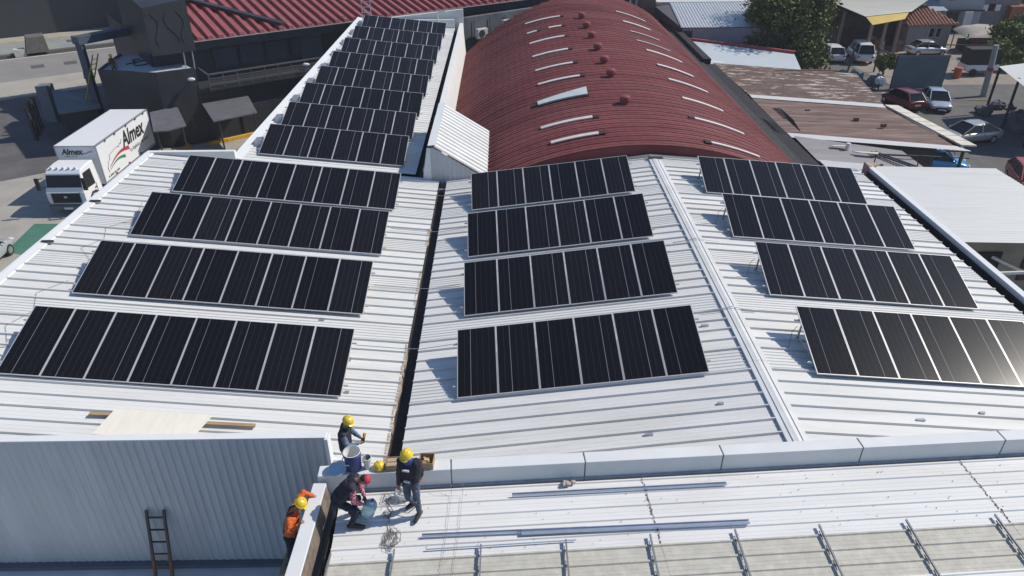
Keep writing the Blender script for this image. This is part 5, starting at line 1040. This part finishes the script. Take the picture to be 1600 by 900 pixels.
    if C.get('hat') == 'hard': hard_hat('hard_hat', hd+up*.04, Mx, t)
    elif C.get('hat'):
        c = MB(); c.lathe(hd+up*.045, [(.099,0),(.1,.03),(.088,.075),(.055,.1),(.01,.108)], 16, Mx); c.build('cap', C['hat'], t, smooth=True, local=True)
        c = MB(); pts = [hd+up*.055+(f2*math.cos(a)+sd*math.sin(a))*.098 for a in (-.8,-.4,0,.4,.8)]; pt2 = [hd+up*.035+f2*(.09+.085*math.cos(a))+sd*math.sin(a)*.1 for a in (-.8,-.4,0,.4,.8)]; c.add(pts+pt2+[p-up*.008 for p in pts+pt2], [(i,i+1,6+i,5+i) for i in range(4)]+[(10+i,15+i,16+i,11+i) for i in range(4)]+[(5+i,6+i,16+i,15+i) for i in range(4)]); c.build('cap_peak', C['hat'], t, local=True)
    return t, hd, up, f2, sd
def hard_hat(name, c, Mx, parent, m_=None):
    q = MB(); q.lathe(c, [(.128,-.004),(.130,.006),(.122,.012),(.12,.03),(.114,.065),(.092,.105),(.055,.128),(.008,.135)], 22, Mx)
    o = q.build(name, m_ or hat_y, parent, smooth=True, local=True)
    q = MB(); pts = [Vector(c)+Mx @ Vector((.132*math.sin(a)*1.0,.15*math.cos(a)+.015,.0)) for a in (-.9,-.45,0,.45,.9)]; pt2 = [Vector(c)+Mx @ Vector((.11*math.sin(a),.11*math.cos(a),.014)) for a in (-.9,-.45,0,.45,.9)]
    q.add(pt2+pts+[p-Mx @ Vector((0,0,.012)) for p in pt2+pts], [(i,i+1,6+i,5+i) for i in range(4)]+[(10+i,15+i,16+i,11+i) for i in range(4)]+[(5+i,6+i,16+i,15+i) for i in range(4)]); q.build('hat_peak', m_ or hat_y, o if parent else o, local=True)
    q = MB(); q.tube([Vector(c)+Mx @ Vector((0,.124*math.cos(a),.138*math.sin(a))) for a in (.25,.6,1.0,1.57,2.1,2.5,2.9)], .014, 6); q.build('hat_ridge', m_ or hat_y, o, local=True)
    return o
navy = mat('navy_vest', (.012,.013,.025), .75, 0, .2, 12); jeans = mat('blue_jeans', (.07,.09,.13), .85, 0, .25, 14, bump=.2); djeans = mat('dark_jeans', (.018,.022,.04), .85, 0, .25, 14); boots = mat('dark_boots', (.02,.019,.018), .8)
khaki = mat('khaki_trousers', (.12,.10,.075), .85, 0, .2, 12); denim = mat('blue_grey_shirt', (.12,.16,.22), .85, 0, .2, 12); plum = mat('plum_sweater', (.05,.028,.042), .85, 0, .2, 12); orange = mat('orange_shirt', (.62,.12,.02), .8, 0, .12, 10)
# checked red and white shirt
chk = bpy.data.materials.new('checked_shirt'); chk.use_nodes = True; cn_ = chk.node_tree.nodes; cl_ = chk.node_tree.links
ck = cn_.new('ShaderNodeTexChecker'); ck.inputs['Scale'].default_value = 26; ck.inputs['Color1'].default_value = (.34,.03,.06,1); ck.inputs['Color2'].default_value = (.46,.27,.3,1); tco = cn_.new('ShaderNodeTexCoord'); cl_.new(tco.outputs['Object'], ck.inputs[0]); cl_.new(ck.outputs[0], cn_['Principled BSDF'].inputs['Base Color']); cn_['Principled BSDF'].inputs['Roughness'].default_value = .85

# standing worker on the front roof
t, hd, up, f2, sd = person((-1.87,10.03,7.18), dict(pelvis=(.0,.02,.93), chest=(.01,.03,1.26), neck=(.0,.02,1.46), head=(-.01,-.02,1.60), hipL=(.09,0,.90), hipR=(-.09,.05,.90), shL=(.19,.02,1.38), shR=(-.16,.06,1.38),
    elL=(.23,.12,1.11), wrL=(.20,.16,.88), elR=(-.22,.02,1.10), wrR=(-.23,-.05,.84), knL=(.11,-.10,.48), anL=(.13,-.06,.09), toL=(.06,-.26,.03), knR=(-.09,.02,.46), anR=(-.02,.20,.12), toR=(-.14,.10,.04)),
    dict(shirt=plum, pants=jeans, shoe=boots, vest=navy, hat='hard'), 'person in yellow hard hat, dark vest and blue bandana standing on the front roof', look=(-.55,-.83,-.1))
b_ = MB(); b_.lathe(hd-up*.075+f2*.012, [(.105,-.07),(.098,-.02),(.092,.03),(.088,.06)], 14, Matrix((sd,f2,up)).transposed()); b_.add([hd-up*.08+f2*.1+sd*.09, hd-up*.08+f2*.1-sd*.09, hd-up*.26+f2*.11+sd*.01], [(0,1,2)]); b_.build('bandana', mat('blue_bandana', (.025,.07,.3), .8, 0, .2, 10), t, smooth=True, local=True)
for dz, w_ in ((1.29,.07),(1.0,.06)): MB().hexa([Vector((-.05-w_,-.125,dz)),Vector((-.05+w_,-.155,dz)),Vector((-.05+w_,-.12,dz)),Vector((-.05-w_,-.09,dz)),Vector((-.05-w_,-.125,dz+.035)),Vector((-.05+w_,-.155,dz+.035)),Vector((-.05+w_,-.12,dz+.035)),Vector((-.05-w_,-.09,dz+.035))]).build('vest_patch', refl, t, local=True)
MB().tube([(.16,-.08,.50),(.1,-.17,.48),(.05,-.12,.45),(.06,-.02,.2),(-.1,-.05,.06),(-.32,0,.03)], .012, 5).build('safety_lanyard', mat('pale_rope', (.5,.47,.42), .8), t, local=True)
# bending worker lifting the water jug
person((-3.02,9.75,7.18), dict(pelvis=(-.27,.12,.64), chest=(-.02,.18,.92), neck=(.16,.2,1.04), head=(.29,.2,1.06), hipL=(-.26,.22,.63), hipR=(-.25,.02,.62), shL=(.10,.37,.98), shR=(.10,.02,.98),
    elL=(.16,.38,.72), wrL=(.24,.27,.52), elR=(.10,-.04,.70), wrR=(.24,.06,.53), knL=(.10,.28,.46), anL=(-.04,.30,.09), toL=(.19,.30,.03), knR=(.12,-.03,.44), anR=(.0,-.06,.09), toR=(.24,-.08,.03)),
    dict(shirt=chk, pants=djeans, shoe=boots, vest=navy, hat=mat('red_cap', (.42,.035,.07), .7, 0, .1, 10)), 'person in red cap and checked shirt bending over to lift a water jug', look=(.75,-.05,-.66), curl=(.9,.9), palm=((0,-1,0),(0,1,0)))
jg = thing('water_jug', (-2.76,9.92,7.2), 'clear blue plastic water jug tilted in the hands of the bending person', 'jug')
Mj = Matrix.Rotation(R(20),3,'Y') @ Matrix.Rotation(R(10),3,'X')
jm = mat('clear_blue_plastic', (.42,.62,.72), .12, 0, .06, 6, alpha=.55)
MB().lathe((0,0,.10), [(.11,0),(.135,.02),(.135,.13),(.126,.15),(.135,.17),(.135,.30),(.12,.36),(.05,.42),(.032,.44),(.032,.49)], 20, Mj).build('bottle', jm, jg, smooth=True, local=True)
MB().lathe(Vector((0,0,.10))+Mj @ Vector((0,0,.48)), [(.034,0),(.034,.035),(.02,.04)], 12, Mj).build('cap', mat('blue_cap', (.05,.1,.3), .5), jg, local=True)
# worker behind the parapet with grey sleeves
person((-3.52,11.75,6.50), dict(pelvis=(0,0,.93), chest=(.03,-.0,1.27), neck=(.07,-.01,1.48), head=(.14,-.02,1.62), hipL=(.02,.10,.90), hipR=(.02,-.10,.90), shL=(.05,.19,1.40), shR=(.05,-.19,1.40),
    elL=(.17,.22,1.12), wrL=(.36,.06,1.10), elR=(.12,-.25,1.13), wrR=(.36,-.10,1.08), knL=(.06,.11,.49), anL=(-.02,.12,.09), toL=(.2,.13,.03), knR=(.06,-.11,.49), anR=(0,-.12,.09), toR=(.22,-.13,.03)),
    dict(shirt=denim, pants=khaki, shoe=boots, vest=navy, hat='hard'), 'person in yellow hard hat and blue grey sleeves standing behind the parapet bucket', look=(.86,-.3,-.42), curl=(1.0,1.0), palm=((0,-1,0),(0,1,0)))
tl_ = thing('hand_tool', (-3.08,11.72,7.58), 'small yellow and black tool in the hands of the person behind the parapet', 'tool'); MB().bar((-3.10,11.72,7.50),(-3.07,11.72,7.66),.04).build('grip', black_plastic, tl_); MB().bar((-3.07,11.72,7.66),(-3.05,11.74,7.74),.05).build('head', yel, tl_)
# worker in orange leaning over the side coping
person((-4.38,9.75,6.15), dict(pelvis=(.15,-.02,.90), chest=(.21,.07,1.23), neck=(.28,.10,1.42), head=(.38,.11,1.55), hipL=(.13,.08,.88), hipR=(.13,-.12,.88), shL=(.25,.28,1.38), shR=(.20,-.08,1.32),
    elL=(.38,.47,1.52), wrL=(.57,.46,1.42), elR=(.20,-.27,1.14), wrR=(.42,-.22,1.36), knL=(.1,.1,.46), anL=(.02,.12,.09), toL=(.22,.13,.03), knR=(.1,-.12,.46), anR=(.02,-.12,.09), toR=(.22,-.12,.03)),
    dict(shirt=orange, pants=djeans, shoe=boots, vest=strap_m, hat='hard'), vest=False, label='person in orange shirt and yellow hard hat leaning over the side coping', look=(.8,.1,-.58), curl=(1.1,.8))
for dy in (-.09,.10):
    MB().tube([(-4.38+.04,9.75+dy-.02,6.15+.98),(-4.38+.075,9.75+dy+.05,6.15+1.2),(-4.38+.155,9.75+dy+.09,6.15+1.40),(-4.38+.27,9.75+dy+.09,6.15+1.45)], .024, 6).build('harness_strap', strap_m, bpy.data.objects['person.003'])
st_ = thing('step_ladder', (-4.3,9.75,3.15), 'step ladder against the side coping under the person in orange', 'ladder')
for y in (9.5,10.0): MB().bar((-4.75,y,3.15),(-4.12,y,6.9),.07,.04).build('rail', alu_matte, st_)
for k in range(10): f = .06+k*.087; MB().bar((-4.75+.63*f,9.5,3.15+3.75*f),(-4.75+.63*f,10.0,3.15+3.75*f),.05,.03).build('rung', alu_matte, st_)
MB().box(-4.55,-4.1,9.45,10.05,6.08,6.14).build('standing_board', mat('scaffold_board', (.3,.22,.13), .9), st_)
# two workers far off by the black building
person((-28.1,53.4,5.42), dict(pelvis=(0,0,.12), chest=(-.05,.05,.48), neck=(-.07,.05,.68), head=(-.08,.03,.82), hipL=(.1,-.02,.1), hipR=(-.1,-.02,.1), shL=(.16,.06,.6), shR=(-.24,.06,.6), elL=(.26,-.05,.36), wrL=(.2,-.25,.26), elR=(-.33,-.03,.36), wrR=(-.25,-.22,.3), knL=(.34,-.32,.36), anL=(.38,-.55,.09), toL=(.44,-.74,.04), knR=(.12,-.4,.34), anR=(.16,-.62,.09), toR=(.2,-.8,.04)),
    dict(shirt=orange, pants=khaki, shoe=boots, vest=strap_m, hat='hard'), 'person in orange sitting on the edge of the pale terrace roof', voxel=.022, look=(.3,-.95,-.2))
person((-31.35,55.15,3.45), dict(pelvis=(0,0,.9), chest=(.06,-.02,1.24), neck=(.12,-.03,1.44), head=(.18,-.04,1.58), hipL=(0,.09,.88), hipR=(0,-.09,.88), shL=(.1,.18,1.36), shR=(.1,-.2,1.36), elL=(.3,.2,1.2), wrL=(.5,.14,1.35), elR=(.3,-.22,1.22), wrR=(.52,-.16,1.38), knL=(.12,.1,.46), anL=(.0,.1,.09), toL=(.2,.1,.03), knR=(.14,-.1,.6), anR=(.06,-.1,.25), toR=(.26,-.1,.2)),
    dict(shirt=navy, pants=boots, shoe=boots, vest=mat('hi_vis_lime', (.25,.3,.04), .8), hat='hard'), 'person in dark clothes and yellow helmet climbing the yellow ladder', voxel=.022, look=(.9,-.2,0))

# ------------------------------------------------------------------ things on the parapet and the roofs
bz = 7.602
bk_ = thing('paint_drum', (-3.14,10.86,bz), 'tall dark blue drum with white inside standing on the parapet', 'drum')
blue_p = mat('dark_blue_plastic', (.02,.035,.16), .45, 0, .1, 5)
MB().lathe((0,0,0), [(.145,0),(.158,.02),(.165,.22),(.17,.36),(.178,.365),(.178,.39),(.172,.395),(.172,.44),(.166,.44),(.166,.40)], 24, None, False).build('drum_body', blue_p, bk_, smooth=False, local=True)
MB().lathe((0,0,0), [(.165,.441),(.163,.37),(.155,.12),(.003,.12)], 24, None, False).build('drum_lining', mat('white_plastic', (.7,.7,.68), .5), bk_, local=True)
MB().tube([(-.17,-.02,.33),(-.21,-.09,.26),(-.15,-.16,.22),(-.05,-.19,.25)], .012, 5).build('bail_handle', white_flash, bk_, local=True); MB().lathe((0,0,0), [(.1665,.436),(.179,.44),(.179,.448),(.1665,.45)], 24, None, False).build('rim', white_flash, bk_, local=True)
ba = thing('plastic_basin', (-3.45,10.80,bz), 'shallow pale blue plastic lid lying on the parapet left of the drum', 'lid'); ba.rotation_euler = (R(10),R(-6),0); MB().lathe((0,0,.02), [(.17,0),(.19,.025),(.195,.05),(.185,.052),(.165,.02),(.01,.018)], 22).build('lid_body', mat('pale_blue_plastic', (.5,.6,.68), .4, 0, .05, 5), ba, local=True)
fn = thing('funnel_jar', (-2.86,10.86,bz), 'white plastic jug with grey mouth between drum and spare helmet', 'jug'); MB().lathe((0,0,0), [(.05,0),(.06,.01),(.075,.15),(.095,.24),(.1,.28),(.09,.285),(.08,.24)], 18, None, False).build('jug_body', mat('milky_plastic', (.62,.62,.62), .4), fn, local=True); MB().lathe((0,0,0), [(.085,.262),(.06,.2),(.003,.19)], 18, None, False).build('jug_mouth', mat('grey_inside', (.2,.2,.22), .7), fn, local=True)
hh = thing('spare_hard_hat', (-2.62,10.84,bz), 'spare yellow hard hat lying on the parapet', 'hard hat'); hard_hat('hat_shell', Vector((0,0,.02)), Matrix.Rotation(R(35),3,'Z') @ Matrix.Rotation(R(-12),3,'X'), hh)
for i, (x, y, lab, c) in enumerate(((-2.33,10.88,'open cardboard box of brown packets on the parapet beside the spare helmet','brown'),(-1.66,10.93,'open cardboard tool box with yellow contents on the parapet behind the standing person','yellow'))):
    bx_t = thing('cardboard_box', (x,y,bz), lab, 'box'); bx_t.rotation_euler = (0,0,R(4 if i == 0 else -3)); cm = mat('cardboard', (.36,.25,.15), .85, 0, .12, 8)
    w_, d_, h_ = (.15,.13,.15) if i == 0 else (.15,.15,.17)
    q = MB(); q.box(-w_,w_,-d_,d_,0,.01); q.build('box_base', cm, bx_t, local=True)
    for a in ((-w_,w_,-d_,-d_+.008),(-w_,w_,d_-.008,d_),(-w_,-w_+.008,-d_+.009,d_-.009),(w_-.008,w_,-d_+.009,d_-.009)): MB().box(*a,.01,h_).build('box_side', cm, bx_t, local=True)
    if i == 0:
        for k in range(2): MB().box(-w_+.02,w_-.02,-d_+.015+k*.125,-d_+.12+k*.125,.012,h_-.02).build('packet', mat('tan_packet', (.42,.31,.2), .8), bx_t, local=True)
    else:
        for k in range(5): MB().bar((random.uniform(-.1,.1),random.uniform(-.1,.1),.1+.02*k),(random.uniform(-.1,.1),random.uniform(-.1,.1),.12+.02*k),.04,.03).build('tool', yel if k % 2 else mat('pale_tool', (.5,.42,.28), .7), bx_t, local=True)
bg = thing('plastic_bag', (-2.12,10.42,7.18), 'crumpled clear plastic bag on the front roof behind the standing person', 'bag'); b_ = MB(); b_.ball((0,0,.1), (.19,.13,.12), 14, 9); b_.v = [(x+random.uniform(-.03,.03),y+random.uniform(-.03,.03),max(.0,z+random.uniform(-.035,.035))) for x,y,z in b_.v]; b_.build('bag_film', mat('clear_film', (.62,.66,.68), .2, 0, .06, 8, alpha=.5), bg, local=True)
# tangled rope
for j, (c, nturn, rad, lab) in enumerate((((-2.22,9.36),10,.19,'large grey tangle of thin rope lying nearest the roof rails'),((-2.38,9.98),5,.09,'dark knot of rope lying between the two persons'),((-2.42,10.38),4,.14,'loose dark rope scraps on the roof near the parapet'))):
    pts = []; a = 0
    for i in range(nturn*5):
        a += random.uniform(.6,1.7); r_ = rad*random.uniform(.25,1.15); pts.append((c[0]+r_*math.cos(a), c[1]+1.5*r_*math.sin(a), 7.192+random.uniform(0,.05)))
    tag(MB().tube(pts, .005, 4).build('rope_tangle', mat('grey_rope', (.17,.15,.14), .9, 0, .3, 10)), lab, 'rope', 'ropes on the front roof')
tag(MB().tube([(-2.42,10.36,7.19),(-2.36,10.2,7.2),(-2.28,10.08,7.2),(-2.36,9.96,7.2),(-2.31,9.75,7.2),(-2.26,9.55,7.2),(-2.22,9.4,7.2)], .009, 5).build('rope_line', mat('grey_rope', (.17,.15,.14), .9)), 'single rope strand joining the tangles on the front roof', 'rope', 'ropes on the front roof')
# loose steel profiles on the front roof
blue_steel = mat('bluish_profile', (.45,.51,.6), .35, .6, .08, 4)
for (a, b_, w_, lab) in (((.25,9.46),(4.66,9.64),.085,'thick bluish steel profile lying along the front roof'),((-1.65,9.44),(1.5,9.56),.04,'thin steel profile lying left of the thick bluish one'),((.08,10.42),(4.49,10.65),.055,'pale steel profile lying close to the parapet'),((-1.55,9.13),(1.28,9.30),.022,'very thin rod lying next to the beige sheets')):
    q = thing('steel_profile', (a[0],a[1],7.19), lab, 'profile', 'loose profiles on the front roof'); z = 7.19+w_*.5
    MB().bar((a[0],a[1],z),(b_[0],b_[1],z),w_,.012).build('web', blue_steel, q)
    if w_ > .03:
        for s_ in (-1,1): MB().bar((a[0],a[1]+s_*w_*.5,z+.015),(b_[0],b_[1]+s_*w_*.5,z+.015),.008,.045).build('flange', blue_steel, q)
for x, j in ((-.93,0),(-1.16,1)):
    z0 = 7.2; tag(MB().tube([(x,10.7,7.62),(x+.01,10.58,7.5),(x+.01,10.5,7.21),(x-.02,9.6,7.2),(x-.1,8.3,7.2)], .0035, 4).build('string_line', mat('grey_string', (.3,.3,.31), .8)), f'{"right" if j == 0 else "left"} of two thin strings running from the parapet to the camera', 'string', 'marking strings')
rb = thing('rubble_clump', (1.24,10.72,7.18), 'small clump of rubble at the foot of the parapet', 'rubble')
for i in range(7): q = MB(); q.ball((random.uniform(-.14,.14),random.uniform(-.05,.05),.04), (random.uniform(.03,.07),.05,.04), 7, 5); q.build('chunk', mat('mortar_chunk', (.4,.36,.3), .9, 0, .3, 12), rb, local=True)
# plywood and planks at the edge of the left slope
ply = mat('plywood', (.70,.66,.57), .8, 0, .06, 2.5, dirt=.35, dcol=(.38,.33,.26), stretch=(3,.6,1)); wood = mat('old_plank', (.32,.22,.13), .85, 0, .25, 4, stretch=(.5,4,1))
zz = lambda x: zL(x)+.09
py = thing('plywood_sheet', (-8.2,12.9,6.95), 'pale plywood sheet lying across the left roof edge above the grey wall', 'plywood')
MB().slab([(-9.36,12.42,zz(-9.36)+.03),(-8.62,12.46,zz(-8.62)+.03),(-8.5,13.31,zz(-8.5)+.03),(-9.24,13.33,zz(-9.24)+.03)], .02).build('board', ply, py); MB().slab([(-8.61,12.46,zz(-8.61)+.045),(-7.16,12.6,zz(-7.16)+.045),(-7.0,13.28,zz(-7.0)+.045),(-8.49,13.31,zz(-8.49)+.045)], .02).build('board', ply, py)
for i, (a, b_, lab) in enumerate((((-9.75,13.12),(-8.0,13.2),'brown wooden plank end left of the plywood sheet'),((-7.3,13.05),(-5.95,13.08),'brown wooden plank right of the plywood sheet'))): tag(MB().bar((a[0],a[1],zL(a[0])+.085),(b_[0],b_[1],zL(b_[0])+.085),.1,.04).build('wooden_plank', wood), lab, 'plank')
# dark ladder against the grey wall
la = thing('wall_ladder', (-8.5,11.8,3.15), 'black and rusty ladder leaning on the grey corrugated wall', 'ladder')
for x in (-8.55,-8.14): MB().bar((x-.02,11.55,3.17),(x,12.09,5.1),.06,.05).build('rail', dark_steel, la); MB().bar((x-.02,11.545,3.16),(x-.012,11.78,4.0),.066,.056).build('rail_lower', rust, la)
for k in range(6): f = .08+k*.165; MB().bar((-8.55,11.55+.54*f,3.17+1.93*f),(-8.14,11.55+.54*f,3.17+1.93*f),.035).build('rung', dark_steel if k > 2 else rust, la)

# ------------------------------------------------------------------ thin daylight haze
hz = MB().box(-950,950,-350,1550,-1,23).build('haze', []); tag(hz, kind='stuff')
hm_ = bpy.data.materials.new('haze_air'); hm_.use_nodes = True; hn = hm_.node_tree.nodes; hn.remove(hn['Principled BSDF'])
pv = hn.new('ShaderNodeVolumePrincipled'); pv.inputs['Color'].default_value = (.93,.95,1,1); pv.inputs['Density'].default_value = .0004
hm_.node_tree.links.new(pv.outputs[0], hn['Material Output'].inputs['Volume']); hz.data.materials.append(hm_)
